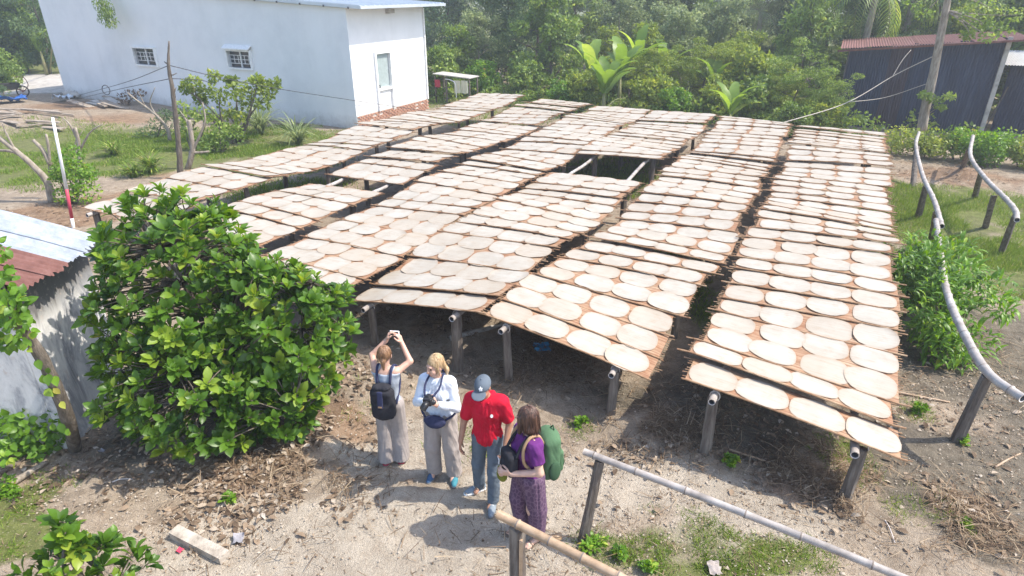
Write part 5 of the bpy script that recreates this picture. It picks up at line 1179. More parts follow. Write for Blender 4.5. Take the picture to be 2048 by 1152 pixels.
M_tank = cloth('pale_blue_top', (.33, .37, .43)); M_shirt = cloth('pale_shirt', (.66, .71, .78)); M_red = cloth('red_polo', (.52, .012, .035), (.40, .008, .022)); M_jean = cloth('grey_blue_jeans', (.125, .155, .19), (.08, .10, .13)); M_cap = cloth('slate_cap', (.12, .145, .175)); M_purple = cloth('purple_shirt', (.13, .03, .16)); M_green = cloth('green_pack', (.085, .16, .085)); M_greend = cloth('dark_green_pack', (.05, .10, .055)); M_olive = cloth('olive_pouch', (.17, .18, .03)); M_tanstrap = cloth('tan_strap', (.40, .26, .15)); M_whitep = plain('white_print', (.8, .8, .8), .7); M_rubber = plain('sole_rubber', (.16, .16, .165), .8); M_teal = cloth('teal_shoe', (.06, .22, .27)); M_blueshoe = cloth('blue_shoe', (.06, .12, .22)); M_greyshoe = cloth('grey_shoe', (.22, .26, .30)); M_pinkshoe = cloth('pink_sandal', (.55, .08, .12)); M_sandal = cloth('brown_sandal', (.16, .13, .10)); M_metal = plain('steel', (.5, .5, .5), .3, .8)
def printmat():
    m, nt, bs = newmat('printed_trousers'); P = pos(nt, True); v = nt.nodes.new('ShaderNodeTexVoronoi'); v.feature = 'DISTANCE_TO_EDGE'; v.inputs['Scale'].default_value = 26; L(nt, scaled(nt, P, (1, 1, .7)), v.inputs['Vector'])
    n = noise(nt, P, 38, 3); h = math_n(nt, 'ADD', v.outputs['Distance'], math_n(nt, 'MULTIPLY', n.outputs[0], .16))
    L(nt, ramp(nt, h, [(.05, (.20, .13, .19)), (.15, (.125, .07, .12)), (.3, (.085, .042, .09))]).outputs[0], bs.inputs['Base Color']); bs.inputs['Roughness'].default_value = .9; return m
M_print = printmat()
def strands(hair, P, m, n, az, z_end, flare, seed, r=.0045, rad=(.093, .111, .106)):
    """locks of hair laid over the head, from the crown down to z_end, az = range of angles (0 = face, pi = back)"""
    rs = np.random.RandomState(seed); mb = MB()
    for i in range(n):
        a = rs.uniform(*az); sx = math.sin(a); cy = -math.cos(a); pts = []; end = z_end+rs.normal()*.016; w_ = rs.uniform(-.1, .1)
        for f in (.05, .3, .55, .8, 1.0):
            th = f*math.pi/2; pts.append(P(rad[0]*math.sin(th)*sx, .02+rad[1]*math.sin(th)*cy, .035+rad[2]*math.cos(th)))
        for q in (1, 2, 3):
            k = q/3; o = 1+flare*k*k+rs.normal()*.02; pts.append(P(rad[0]*sx*o+w_*.1*k, .02+rad[1]*cy*o, .035+(end-.035)*k))
        mb.tube([Vector(q) for q in pts], [r*.8, r, r*1.1, r*1.1, r, r, r*.8, r*.35], 5)
    tag(mb.build('locks', m, hair, True), kind='stuff')
def shoe(parent, a, yaw, m, sole=M_rubber, sc=1.0, name='shoe'):
    """a = ankle ground point, toes towards -y turned by yaw"""
    S = Sdf((-.08, -.24, -.01), (.08, .11, .13), .007); S.cap((0, .03, .045), (0, -.10, .035), .040, .038, .02); S.cap((0, -.09, .032), (0, -.165, .026), .042, .030, .02, ((0, 0, 1), .8)); S.cap((0, .035, .05), (0, .03, .095), .041, .036, .02); S.above(.012)
    o = sdf_obj(name, S, m, parent); o.location = a; o.rotation_euler = (0, 0, yaw); o.scale = (sc,)*3
    S = Sdf((-.08, -.24, -.02), (.08, .11, .06), .007); S.cap((0, .035, .012), (0, -.10, .012), .043, .045, .01); S.cap((0, -.1, .012), (0, -.165, .012), .046, .036, .01); S.above(-.003); S.below(.024)
    sdf_obj('sole', S, sole, o)
    for q in range(3): MB().tube([(-.018, -.045-.028*q, .083-.010*q), (0, -.047-.028*q, .089-.010*q), (.018, -.045-.028*q, .083-.010*q)], .0035, 5).build('lace', M_whitep, o)
    return o
def foot(B, a, yaw, k=.02):
    """bare foot grown on the body: a = ankle joint"""
    c, s = math.cos(yaw), math.sin(yaw); f = lambda x, y, z: v3(a[0]+x*c-y*s, a[1]+x*s+y*c, z)
    B.cap(a, f(0, .03, .04), .038, .036, k); B.cap(f(0, .03, .035), f(0, -.12, .028), .034, .030, k); B.cap(f(-.012, -.10, .026), f(-.012, -.165, .02), .026, .018, .015); B.cap(f(.018, -.10, .024), f(.022, -.15, .018), .022, .014, .015)
def torso(B, H, lean=0, fem=True, inf=0.0, sh=.165, k=.05, waist=.12, hip=.16):
    """trunk from hips to shoulders; H scales heights, inf inflates it (clothing)"""
    z = lambda q: q*H; f = lambda q: -lean*(q-.9)
    B.ell((0, 0.0, z(.93)), (hip+inf, .108+inf, .13+inf), k); B.ell((0, f(1.1), z(1.10)), (waist+inf, .088+inf, .17), k); B.ell((0, f(1.27), z(1.27)), (sh-.01+inf, .105+inf, .17), k)
    B.cap((-sh+.03, f(1.39), z(1.385)), (sh-.03, f(1.39), z(1.385)), .052+inf, .052+inf, k, ((0, 1, 0), 1.15))
    if fem:
        for sx in (-1, 1): B.ell((sx*.07, f(1.25)-.085, z(1.245)), (.062+inf*.7, .05+inf*.7, .058+inf*.6), .03)
def legs(B, H, hips, knees, ankles, r=(.085, .058, .040), k=.03, inf=0):
    for hp, kn, an in zip(hips, knees, ankles): B.cap(hp, kn, r[0]+inf, r[1]+inf, k); B.cap(kn, an, r[1]+inf, r[2]+inf, k); 
def arms(B, J, r=(.046, .038, .027), k=.02, inf=0):
    for sh_, el, wr in J: B.cap(sh_, el, r[0]+inf, r[1]+inf, k); B.cap(el, wr, r[1]+inf, r[2]+inf, k)
def person(base, rz, label):
    e = empty('person', (base[0], base[1], gz1(base[0], base[1])+.005), rz, label, 'person', 'visitors standing on the path'); return e
BODY_H = .0075

# ---- woman with raised arms, back to the camera
p1 = G(790, 920); e1 = person(p1, math.pi-.12, 'woman seen from behind in grey trousers, both arms raised to photograph'); e1.scale = (0.8827, 0.8827, 0.91); H = .975
B = Sdf((-.55, -.55, -.02), (.55, .35, 1.95), BODY_H); torso(B, H, .02, True, 0, .155)
hips1 = [(-.085, 0, .88), (.085, 0, .88)]; kn1 = [(-.095, -.03, .47), (.085, .02, .47)]; an1 = [(-.10, .02, .085), (.085, .07, .085)]
legs(B, H, hips1, kn1, an1); foot(B, an1[0], .1); foot(B, an1[1], -.15)
A1 = [((-.145, -.02, 1.345), (-.275, -.14, 1.42), (-.145, -.27, 1.60)), ((.145, -.02, 1.345), (.225, -.18, 1.45), (.045, -.27, 1.63))]
arms(B, A1); hand(B, A1[0][2], (.35, -.15, 1), (1, -.2, -.1), 1, .55); hand(B, A1[1][2], (-.35, -.15, 1), (-1, -.2, -.1), -1, .55)
hc = v3(0, -.03, 1.565); Rh = rotm(.05, -.10); B.cap((0, 0, 1.37), hc-v3(0, -.01, .07), .050, .048, .03); P = head(B, hc, Rh); sdf_obj('body', B, [M_skin_f, M_eye, M_lip, M_brow], e1, paint=face_paint(P))
S = Sdf((-.4, -.3, .7), (.4, .3, 1.5), .009); torso(S, H, .02, True, .016, .150, hip=.15); S.above(.80).below(1.345)
for sx in (-1, 1): S.cap((sx*.085, .02, 1.30), (sx*.085, .0, 1.395), .042, .034, .02, ((0, 1, 0), 1.3))
sdf_obj('tank_top', S, M_tank, e1, .004)
S = Sdf((-.3, -.25, -.02), (.3, .3, 1.0), .009); S.ell((0, 0, .90), (.175, .135, .14), .04)
for i in (0, 1): S.cap(hips1[i], kn1[i], .112, .098, .03); S.cap(kn1[i], (an1[i][0], an1[i][1]+.01, .045), .098, .105, .03, None, 'b')
S.below(.955); sdf_obj('trousers', S, M_grey_l, e1, .012, 5, (14, 9, 3.0))
S = Sdf((-.15, -.2, 1.3), (.15, .2, 1.75), .0065); S.ell(P(0, .022, .035), (.082, .100, .098), .02, Rh); S.ell(P(0, .10, -.01), (.035, .035, .045), .02); S.cap(P(0, .12, -.02), P(.0, .13, -.13), .028, .014, .02)
S.phi = np.maximum(S.phi, -(np.sqrt((S.ax[0][:, None, None]-P(0, -.12, -.04)[0])**2+(S.ax[1][None, :, None]-P(0, -.12, -.04)[1])**2+(S.ax[2][None, None, :]-P(0, -.12, -.04)[2])**2)-.105)); h1 = sdf_obj('hair', S, M_hair_br, e1, .003, 2, (30, 9, 9)); strands(h1, P, M_hair_br, 46, (1.4, 2*math.pi-1.4), -.03, -.4, 7, .004, (.085, .104, .101))
for i in (0, 1):
    o = MB(); S = Sdf((-.08, -.24, -.02), (.08, .11, .05), .007); S.cap((0, .035, .008), (0, -.165, .008), .044, .042, .01); S.above(-.004).below(.014); so = sdf_obj('sandal', S, M_pinkshoe, e1); so.location = (an1[i][0], an1[i][1], 0); so.rotation_euler = (0, 0, (.1, -.15)[i])
    MB().tube([(-.042, -.06, .015), (-.02, -.10, .055), (0, -.125, .045), (.02, -.10, .055), (.042, -.06, .015)], .009, 6).build('strap', M_pinkshoe, so, True)
def worn(name, host, label, cat):
    o = empty(name, host.location, 0, label, cat); o.rotation_euler = host.rotation_euler; o.scale = host.scale; return o
bp = worn('backpack', e1, 'black drawstring backpack on the back of the woman with raised arms', 'backpack')
S = Sdf((-.25, .0, .75), (.25, .45, 1.45), .009); S.box((0, .20, 1.02), (.145, .085, .20), .06, .03); S.ell((0, .215, 1.20), (.135, .09, .06), .03); S.ell((0, .27, .94), (.115, .05, .12), .03); sdf_obj('bag', S, M_black, bp, .006, 4)
S = Sdf((-.2, .08, 1.15), (.2, .36, 1.4), .008); S.ell((0, .20, 1.255), (.12, .07, .03), .02); S.ell((-.05, .24, 1.26), (.06, .04, .035), .02); S.ell((.05, .24, 1.26), (.06, .04, .035), .02); sdf_obj('gathered_top', S, M_black, bp, .008, 9, (30, 9, 20))
S = Sdf((-.1, .25, .95), (.1, .40, 1.3), .007); S.box((0, .305, 1.13), (.035, .012, .11), .01, .01, np.array(Matrix.Rotation(.12, 3, 'X'))); sdf_obj('flap', S, M_navy, bp)
MB().box((0, .325, 1.045), (.05, .01, .02)).build('buckle', M_tanstrap, bp)
for sx in (-1, 1): MB().tube(polyl([(sx*.08, .13, 1.24), (sx*.09, .06, 1.40), (sx*.10, -.04, 1.415), (sx*.115, -.13, 1.30), (sx*.13, -.10, 1.12), (sx*.13, .10, .95)], 4), .017, 7).build('strap', M_navy, bp, True)
ph = worn('compact_camera', e1, 'small camera held up above the head of the woman with backpack', 'camera')
S = Sdf((-.2, -.45, 1.55), (.1, -.2, 1.85), .005); S.box((-.05, -.31, 1.70), (.062, .011, .036), .008, .004); sdf_obj('case', S, M_whitep, ph); MB().box((-.05, -.2985, 1.70), (.10, .004, .058)).build('screen', M_blackp, ph); MB().tube([(-.05, -.322, 1.70), (-.05, -.345, 1.70)], .02, 12).build('lens', M_blackp, ph, True)
MB().tube(polyl([(-.11, -.30, 1.69), (-.135, -.27, 1.60), (-.12, -.24, 1.55)], 4), .004, 5).build('wrist_strap', M_tanstrap, ph, True)

# ---- blond woman with a camcorder
p2 = G(888, 955); e2 = person(p2, -.22, 'blond woman in pale long-sleeved shirt and stone trousers holding a camera'); e2.scale = (0.91665, 0.91665, 0.945); H = 1.0
B = Sdf((-.45, -.45, -.02), (.45, .3, 1.85), BODY_H); torso(B, H, .03); hips2 = [(-.09, 0, .90), (.09, 0, .90)]; kn2 = [(-.115, -.02, .48), (.12, -.02, .48)]; an2 = [(-.125, .02, .085), (.135, .02, .085)]; legs(B, H, hips2, kn2, an2)
for i in (0, 1): B.cap(an2[i], (an2[i][0], an2[i][1]-.1, .04), .035, .03)
A2 = [((-.165, -.01, 1.375), (-.235, -.08, 1.12), (-.06, -.27, 1.255)), ((.165, -.01, 1.375), (.235, -.10, 1.12), (.06, -.27, 1.25))]; arms(B, A2); hand(B, A2[0][2], (.3, -.25, .6), (.9, .2, -.2), 1, .75); hand(B, A2[1][2], (-.35, -.25, .55), (-.9, .2, -.2), -1, .75)
hc = v3(-.01, -.05, 1.60); Rh = rotm(-.55, .15); B.cap((0, -.01, 1.40), hc-v3(0, -.02, .07), .052, .05, .03); P = head(B, hc, Rh); sdf_obj('body', B, [M_skin_f, M_eye, M_lip, M_brow], e2, paint=face_paint(P))
S = Sdf((-.45, -.45, .75), (.45, .35, 1.55), .0085); torso(S, H, .03, True, .022, .16, .05, .135, .16)
for a, b, c in A2: S.cap(a, b, .060, .054, .03); S.cap(b, tuple(v3(c)*.94+v3(b)*.06), .054, .040, .03, None, 'b')
S.above(.855).below(1.452); sdf_obj('shirt', S, M_shirt, e2, .012, 7, (16, 9, 18))
S = Sdf((-.2, -.25, 1.36), (.2, .2, 1.52), .007); S.cap((-.06, .03, 1.43), (-.035, -.085, 1.40), .022, .016, .01); S.cap((.06, .03, 1.43), (.035, -.085, 1.40), .022, .016, .01); S.cap((-.06, .035, 1.435), (.06, .035, 1.435), .024, .024, .02); sdf_obj('collar', S, M_shirt, e2)
S = Sdf((-.35, -.25, -.02), (.35, .3, 1.05), .009); S.ell((0, 0, .92), (.185, .135, .14), .04)
for i in (0, 1): S.cap(hips2[i], kn2[i], .108, .096, .03); S.cap(kn2[i], (an2[i][0], an2[i][1]+.005, .06), .096, .092, .03, None, 'b'); S.box((hips2[i][0]*1.9, 0, .60), (.02, .06, .08), .015, .02)
S.below(.99); sdf_obj('trousers', S, M_grey_c, e2, .014, 8, (16, 9, 9))
S = Sdf((-.16, -.22, 1.35), (.16, .28, 1.78), .0065); S.ell(P(0, .022, .036), (.083, .101, .098), .02, Rh); S.cap(P(0, .10, .0), P(.045, .12, -.12), .036, .022, .02); S.cap(P(.045, .12, -.10), P(.05, .10, -.19), .024, .010, .02)
fc = P(0, -.115, -.045); S.phi = np.maximum(S.phi, -(np.sqrt((S.ax[0][:, None, None]-fc[0])**2+(S.ax[1][None, :, None]-fc[1])**2+(S.ax[2][None, None, :]-fc[2])**2)-.112)); h2 = sdf_obj('hair', S, M_hair_bl, e2, .004, 2, (30, 9, 9)); strands(h2, P, M_hair_bl, 46, (1.5, 2*math.pi-1.5), -.05, -.35, 5, .004, (.086, .105, .101)); strands(h2, P, M_hair_bl, 10, (.85, 1.3), -.10, .0, 6, .003, (.084, .100, .1))
shoe(e2, (an2[0][0], an2[0][1], 0), -.15, M_blueshoe); shoe(e2, (an2[1][0], an2[1][1], 0), .25, M_teal)
cm = worn('video_camera', e2, 'black camera held at the chin of the blond woman', 'camera')
S = Sdf((-.2, -.5, 1.15), (.2, -.15, 1.5), .006); S.box((-.005, -.33, 1.335), (.05, .05, .045), .012, .01); S.box((-.005, -.32, 1.385), (.022, .03, .015), .008, .01); S.cap((.04, -.33, 1.32), (.055, -.33, 1.32), .03, .03, .01); sdf_obj('case', S, M_blackp, cm)
MB().tube([(-.005, -.37, 1.33), (-.012, -.405, 1.325), (-.02, -.46, 1.315)], [.037, .040, .038], 16).build('lens', M_blackp, cm, True); MB().tube([(-.0205, -.461, 1.315), (-.0212, -.465, 1.3145)], [.030, .030], 16).build('front_glass', M_glassd, cm)
MB().tube(polyl([(-.05, -.31, 1.37), (-.085, -.20, 1.42), (-.075, -.08, 1.475), (-.06, .045, 1.475), (0, .075, 1.47), (.06, .045, 1.475), (.08, -.08, 1.475), (.085, -.20, 1.42), (.04, -.31, 1.37)], 4), .012, 6).build('neck_strap', M_navy, cm, True)
wb = worn('waist_bag', e2, 'navy waist pack buckled over the shirt of the blond woman', 'bag')
S = Sdf((-.3, -.35, .78), (.3, .3, 1.15), .008); S.ell((0, -.185, .955), (.135, .055, .075), .03); S.ell((0, -.205, .935), (.10, .05, .055), .02); sdf_obj('pouch', S, M_navy, wb, .004)
MB().tube(polyl([(-.12, -.16, .97), (-.20, -.06, 1.0), (-.19, .09, 1.01), (0, .165, 1.01), (.19, .09, 1.01), (.20, -.06, 1.0), (.12, -.16, .97)], 5), .013, 6).build('belt', M_navy, wb, True); MB().box((-.13, -.175, .93), (.02, .012, .05)).build('buckle', M_metal, wb)

# ---- man in red polo and cap, head bowed
p3 = G(978, 998); e3 = person(p3, -.18, 'man in red polo shirt and grey cap looking down, arms hanging'); e3.scale = (.865, .885, .945); H = 1.01
B = Sdf((-.5, -.45, -.02), (.5, .4, 1.85), BODY_H); torso(B, H, .05, False, 0, .185, .05, .135, .155); hips3 = [(-.09, 0, .91), (.09, 0, .91)]; kn3 = [(-.13, .02, .49), (.09, -.09, .49)]; an3 = [(-.15, .13, .085), (.075, -.10, .085)]; legs(B, H, hips3, kn3, an3)
for i in (0, 1): B.cap(an3[i], (an3[i][0]-.03, an3[i][1]-.09, .04), .035, .03)
A3 = [((-.195, -.02, 1.385), (-.275, -.01, 1.10), (-.31, -.09, .86)), ((.195, -.02, 1.385), (.265, .0, 1.11), (.235, -.13, .87))]; arms(B, A3, (.052, .042, .030)); hand(B, A3[0][2], (-.05, -.2, -1), (1, .1, -.1), -1, .32, 1.05); hand(B, A3[1][2], (-.15, -.35, -1), (-1, .2, -.1), 1, .65, 1.05)
hc = v3(-.02, -.095, 1.595); Rh = rotm(-.15, .42); B.cap((0, -.02, 1.40), hc-v3(0, -.03, .06), .060, .055, .03); P = head(B, hc, Rh, False); sdf_obj('body', B, [M_skin_t, M_eye, M_lip, M_hair_bk], e3, paint=face_paint(P))
S = Sdf((-.4, -.35, .75), (.4, .35, 1.6), .0085); torso(S, H, .05, False, .026, .185, .05, .150, .160)
for a, b, c in A3: S.cap(a, tuple(v3(a)*.15+v3(b)*.85), .076, .072, .03, None, 'b')
S.above(.815).below(1.475); sdf_obj('polo_shirt', S, M_red, e3, .011, 11, (14, 9, 13))
S = Sdf((-.2, -.3, 1.36), (.2, .2, 1.56), .007); S.cap((-.068, .03, 1.455), (-.04, -.12, 1.42), .022, .013, .01); S.cap((.068, .03, 1.455), (.04, -.12, 1.42), .022, .013, .01); S.cap((-.068, .035, 1.46), (.068, .035, 1.46), .024, .024, .02); sdf_obj('collar', S, M_red, e3)
em = MB(); em.add([(math.cos(a)*.017, -.003, math.sin(a)*.019) for a in np.linspace(0, 6.28, 12, False)], [list(range(12))]); em.add([(math.cos(a)*.017, .006, math.sin(a)*.019) for a in np.linspace(0, 6.28, 12, False)], [list(range(12))[::-1]]); em.add([], [])
eo = em.build('chest_emblem', M_whitep, e3); eo.location = (.092, -.172, 1.30); eo.rotation_euler = (-.15, 0, .35)
S = Sdf((-.35, -.3, -.02), (.35, .35, 1.05), .009); S.ell((0, 0, .93), (.172, .125, .13), .04)
for i in (0, 1): S.cap(hips3[i], kn3[i], .102, .080, .03); S.cap(kn3[i], (an3[i][0], an3[i][1]+.005, .065), .080, .072, .03, None, 'b')
S.below(.985); sdf_obj('jeans', S, M_jean, e3, .011, 12, (12, 9, 20))
S = Sdf((-.16, -.3, 1.35), (.16, .2, 1.8), .0065); S.ell(P(0, .022, .02), (.080, .099, .085), .02, Rh); fc = P(0, -.11, -.05); S.phi = np.maximum(S.phi, -(np.sqrt((S.ax[0][:, None, None]-fc[0])**2+(S.ax[1][None, :, None]-fc[1])**2+(S.ax[2][None, None, :]-fc[2])**2)-.118)); sdf_obj('hair', S, M_hair_bk, e3)
S = Sdf((-.2, -.4, 1.4), (.2, .25, 1.85), .0065); S.ell(P(0, .012, .045), (.094, .113, .088), .01, Rh); n_ = Rh@v3(0, 0, 1); c0 = P(0, 0, .035); GX3 = np.meshgrid(*S.ax, indexing='ij'); S.phi = np.maximum(S.phi, -((GX3[0]-c0[0])*n_[0]+(GX3[1]-c0[1])*n_[1]+(GX3[2]-c0[2])*n_[2]))
co = sdf_obj('cap', S, M_cap, e3)
S = Sdf((-.2, -.4, 1.4), (.2, .25, 1.85), .0055); S.ell(P(0, -.125, .042), (.085, .075, .010), .01, Rh); sdf_obj('visor', S, M_cap, co); S = Sdf((-.05, -.2, 1.6), (.05, .05, 1.8), .004); S.ell(P(0, .012, .134), (.011, .011, .007), .004); sdf_obj('button', S, M_cap, co)
lg = MB()                                                   # white five-petalled flower on the cap front
def capsurf(a, z): 
    u = v3(math.sin(a)*math.sqrt(max(0, 1-z*z)), -math.cos(a)*math.sqrt(max(0, 1-z*z)), z); return P(0, .012, .045)+Rh@(u*v3(.0965, .1155, .0905))
for q in range(5):
    th_ = q*2*math.pi/5+.4; pts = []
    for r_, w_ in ((.03, .05), (.15, .11), (.24, .09), (.31, .0)):
        for sg in (-1, 1): pts.append(capsurf(.22+math.cos(th_)*r_-math.sin(th_)*w_*sg, .52+.8*(math.sin(th_)*r_+math.cos(th_)*w_*sg)))
    lg.add(pts, [[0, 1, 3, 2], [2, 3, 5, 4], [4, 5, 7, 6]])
lg.build('flower_print', M_whitep, co)
shoe(e3, (an3[0][0], an3[0][1], 0), -.95, M_greyshoe, M_whitep, 1.08); shoe(e3, (an3[1][0], an3[1][1], 0), .05, M_greyshoe, M_rubber, 1.08)

# ---- dark-haired woman with green backpack, turned to the left
p4 = G(1055, 1072); e4 = person(p4, -1.12, 'dark-haired woman in purple shirt and printed trousers, turned away to the left'); e4.scale = (0.9263499999999999, 0.9263499999999999, 0.955); H = .96
B = Sdf((-.45, -.5, -.02), (.45, .35, 1.8), BODY_H); torso(B, H, .02, True, 0, .16, .05, .128, .165); hips4 = [(-.09, 0, .87), (.09, 0, .87)]; kn4 = [(-.095, -.02, .47), (.095, .0, .47)]; an4 = [(-.10, -.02, .085), (.10, .06, .085)]; legs(B, H, hips4, kn4, an4); foot(B, an4[0], -.1); foot(B, an4[1], .25)
A4 = [((-.155, -.01, 1.325), (-.23, -.02, 1.07), (-.06, -.25, .99)), ((.155, -.01, 1.325), (.24, .0, 1.06), (.09, -.235, 1.02))]; arms(B, A4, (.05, .041, .029)); hand(B, A4[0][2], (.4, -.75, .1), (.6, .3, .2), 1, .6); hand(B, A4[1][2], (-.5, -.7, .05), (-.6, .3, .2), -1, .6)
hc = v3(-.015, -.02, 1.545); Rh = rotm(-.95, .05); B.cap((0, 0, 1.34), hc-v3(0, -.01, .07), .050, .048, .03); P = head(B, hc, Rh); sdf_obj('body', B, [M_skin_o, M_eye, M_lip, M_brow], e4, paint=face_paint(P))
S = Sdf((-.4, -.3, .7), (.4, .35, 1.5), .0085); torso(S, H, .02, True, .024, .16, .05, .138, .168)
for a, b, c in A4: S.cap(a, tuple(v3(a)*.35+v3(b)*.65), .074, .072, .03, None, 'b')
S.above(.80).below(1.382); sdf_obj('shirt', S, M_purple, e4, .010, 13, (14, 9, 14))
S = Sdf((-.35, -.3, -.02), (.35, .35, 1.0), .009); S.ell((0, 0, .88), (.195, .150, .15), .04)
for i in (0, 1): S.cap(hips4[i], (kn4[i][0]*1.12, kn4[i][1]+(.05 if i else -.03), kn4[i][2]), .122, .105, .03); S.cap((kn4[i][0]*1.12, kn4[i][1]+(.05 if i else -.03), kn4[i][2]), (an4[i][0], an4[i][1]+.01, .10), .105, .078, .012, None, 'b')
S.below(.94); sdf_obj('trousers', S, M_print, e4, .012, 15, (20, 9, 2.5))
S = Sdf((-.2, -.25, 1.3), (.2, .25, 1.75), .0065); S.ell(P(0, .02, .035), (.092, .108, .102), .02, Rh); S.ell(P(0, .045, -.075), (.098, .085, .092), .03, Rh)
for sx in (-1, 1): S.cap(P(sx*.075, -.035, .03), P(sx*.080, -.045, -.13), .026, .020, .03)
fc = P(0, -.135, -.04); S.phi = np.maximum(S.phi, -(np.sqrt((S.ax[0][:, None, None]-fc[0])**2+(S.ax[1][None, :, None]-fc[1])**2+(S.ax[2][None, None, :]-fc[2])**2)-.10)); h4 = sdf_obj('hair', S, M_hair_dk, e4, .005, 2, (40, 9, 7)); strands(h4, P, M_hair_dk, 90, (.95, 2*math.pi-.95), -.135, .10, 4)
for i in (0, 1):
    S = Sdf((-.08, -.24, -.02), (.08, .11, .05), .007); S.cap((0, .035, .008), (0, -.165, .008), .044, .042, .01); S.above(-.004).below(.016); so = sdf_obj('sandal', S, M_sandal, e4); so.location = (an4[i][0], an4[i][1], 0); so.rotation_euler = (0, 0, (-.1, .25)[i]); MB().tube([(-.042, -.09, .015), (-.02, -.10, .055), (.02, -.10, .055), (.042, -.09, .015)], .010, 6).build('strap', M_sandal, so, True)
bp = worn('backpack', e4, 'green hiking backpack with tan straps worn by the dark-haired woman', 'backpack')
S = Sdf((-.3, .0, .65), (.3, .55, 1.5), .009); S.box((0, .215, 1.05), (.150, .10, .255), .07, .03); S.ell((0, .235, 1.27), (.13, .095, .07), .03); sdf_obj('bag', S, M_green, bp, .005, 4)
S = Sdf((-.3, .1, .65), (.3, .55, 1.5), .008); S.box((0, .325, .97), (.11, .04, .13), .035, .01); sdf_obj('pocket', S, M_green, bp, .004, 6)
for sx in (-1, 1):
    S = Sdf((-.3, .1, .7), (.3, .45, 1.2), .008); S.ell((sx*.155, .225, .93), (.03, .07, .12), .01); sdf_obj('side_pocket', S, M_greend, bp); MB().tube(polyl([(sx*.07, .32, 1.22), (sx*.08, .335, 1.05), (sx*.085, .372, .95), (sx*.08, .33, .83)], 4), .007, 5).build('zip', M_greend, bp, True)
    MB().tube(polyl([(sx*.08, .12, 1.26), (sx*.10, .05, 1.385), (sx*.115, -.05, 1.405), (sx*.125, -.125, 1.29), (sx*.135, -.10, 1.10), (sx*.14, .10, .92)], 4), .017, 8).build('strap', M_tanstrap, bp, True)
MB().tube(polyl([(-.03, .27, 1.335), (0, .275, 1.37), (.03, .27, 1.335)], 4), .008, 6).build('haul_loop', M_greend, bp, True)
fb = worn('shoulder_bag', e4, 'black bag with a pale label held at the chest of the dark-haired woman', 'bag')
S = Sdf((-.3, -.5, .75), (.3, .0, 1.4), .008); S.box((-.01, -.215, 1.09), (.115, .055, .13), .04, .02); S.ell((-.02, -.255, 1.05), (.08, .05, .08), .02); sdf_obj('pouch', S, M_black, fb, .004)
MB().box((-.075, -.306, 1.09), (.05, .006, .055), Matrix.Rotation(-.25, 3, 'Z')).build('label_patch', M_whitep, fb); MB().box((-.075, -.3095, 1.09), (.036, .003, .036), Matrix.Rotation(-.25, 3, 'Z')).build('label_print', M_navy, fb)
MB().tube(polyl([(-.10, -.20, 1.19), (-.09, -.12, 1.33), (-.055, .02, 1.425), (.055, .02, 1.425), (.09, -.12, 1.33), (.10, -.20, 1.19)], 5), .016, 7).build('neck_strap', M_black, fb, True)
op = worn('olive_pouch', e4, 'round olive green pouch hanging below the black bag', 'bag'); S = Sdf((-.3, -.5, .7), (.3, .0, 1.1), .007); S.ell((-.055, -.275, .915), (.075, .05, .075), .02); S.box((-.055, -.27, .975), (.055, .035, .03), .02, .02); sdf_obj('pouch', S, M_olive, op, .003); MB().tube([(-.055, -.27, .995), (-.05, -.25, 1.05)], .008, 6).build('loop', M_black, op)
# ================================================================== POLES, WIRES AND YARD CLUTTER
random.seed(31)
dp = G(362, 358); dp.z = 0
e = empty('dead_pole', dp, 0, 'tall thin dead tree trunk carrying wires in the left yard', 'pole'); Yd = dp.y
P = polyl([Vector(rel(dp, x, y, Yd)) for x, y in ((362, 365), (358, 300), (352, 240), (345, 180), (338, 140), (337, 110), (338, 82))], 4)
MB().tube(P, [lerp(.085, .02, (i/(len(P)-1))**1.3) for i in range(len(P))], 8, 0, True, .12).build('trunk', M_bark, e, True)
for pts in (((340, 150), (346, 150), (354, 146)), ((350, 195), (349, 185), (352, 175)), ((337, 128), (332, 126), (328, 123))): MB().tube([Vector(rel(dp, x, y, Yd)) for x, y in pts], [.022, .018, .008], 6).build('stub', M_bark, e, True)
def wire(pts, label, r=.011, m=M_dark, name='wire'):
    P = polyl(pts, 6); o = empty(name, P[0], 0, label, 'wire'); MB().tube([p-P[0] for p in P], r, 5).build('cable', m, o, True); return o
hq = lambda x, y: GS(x, y, HS-.05)
tp = lambda x, y: GY(x, y, Yd)
wire([hq(152, 192), GY(250, 165, 23), tp(335, 132)], 'upper black wire from the house corner to the dead pole'); wire([hq(150, 199), GY(240, 178, 23), tp(337, 158)], 'lower black wire from the house corner to the dead pole')
wire([tp(340, 131), GY(440, 155, 19), GY(560, 178, 21), hl and GT(708, 201, HT+.1), GT(850, 222, HT+.4)], 'long black wire from the dead pole past the house corner')
wire([tp(343, 157), GY(400, 160, 19), GY(425, 168, 20)], 'short black wire running right from the dead pole into the shrub')
lp = MB(); c0 = GY(212, 180, 22.2); lo_ = empty('wire_loop', c0, 0, 'small coil of black wire hanging on the lower wire', 'wire'); lp.tube([(math.cos(a)*.13, 0, math.sin(a)*.16) for a in np.linspace(0, 6.28, 14)], .014, 5); lp.build('coil', M_dark, lo_, True)
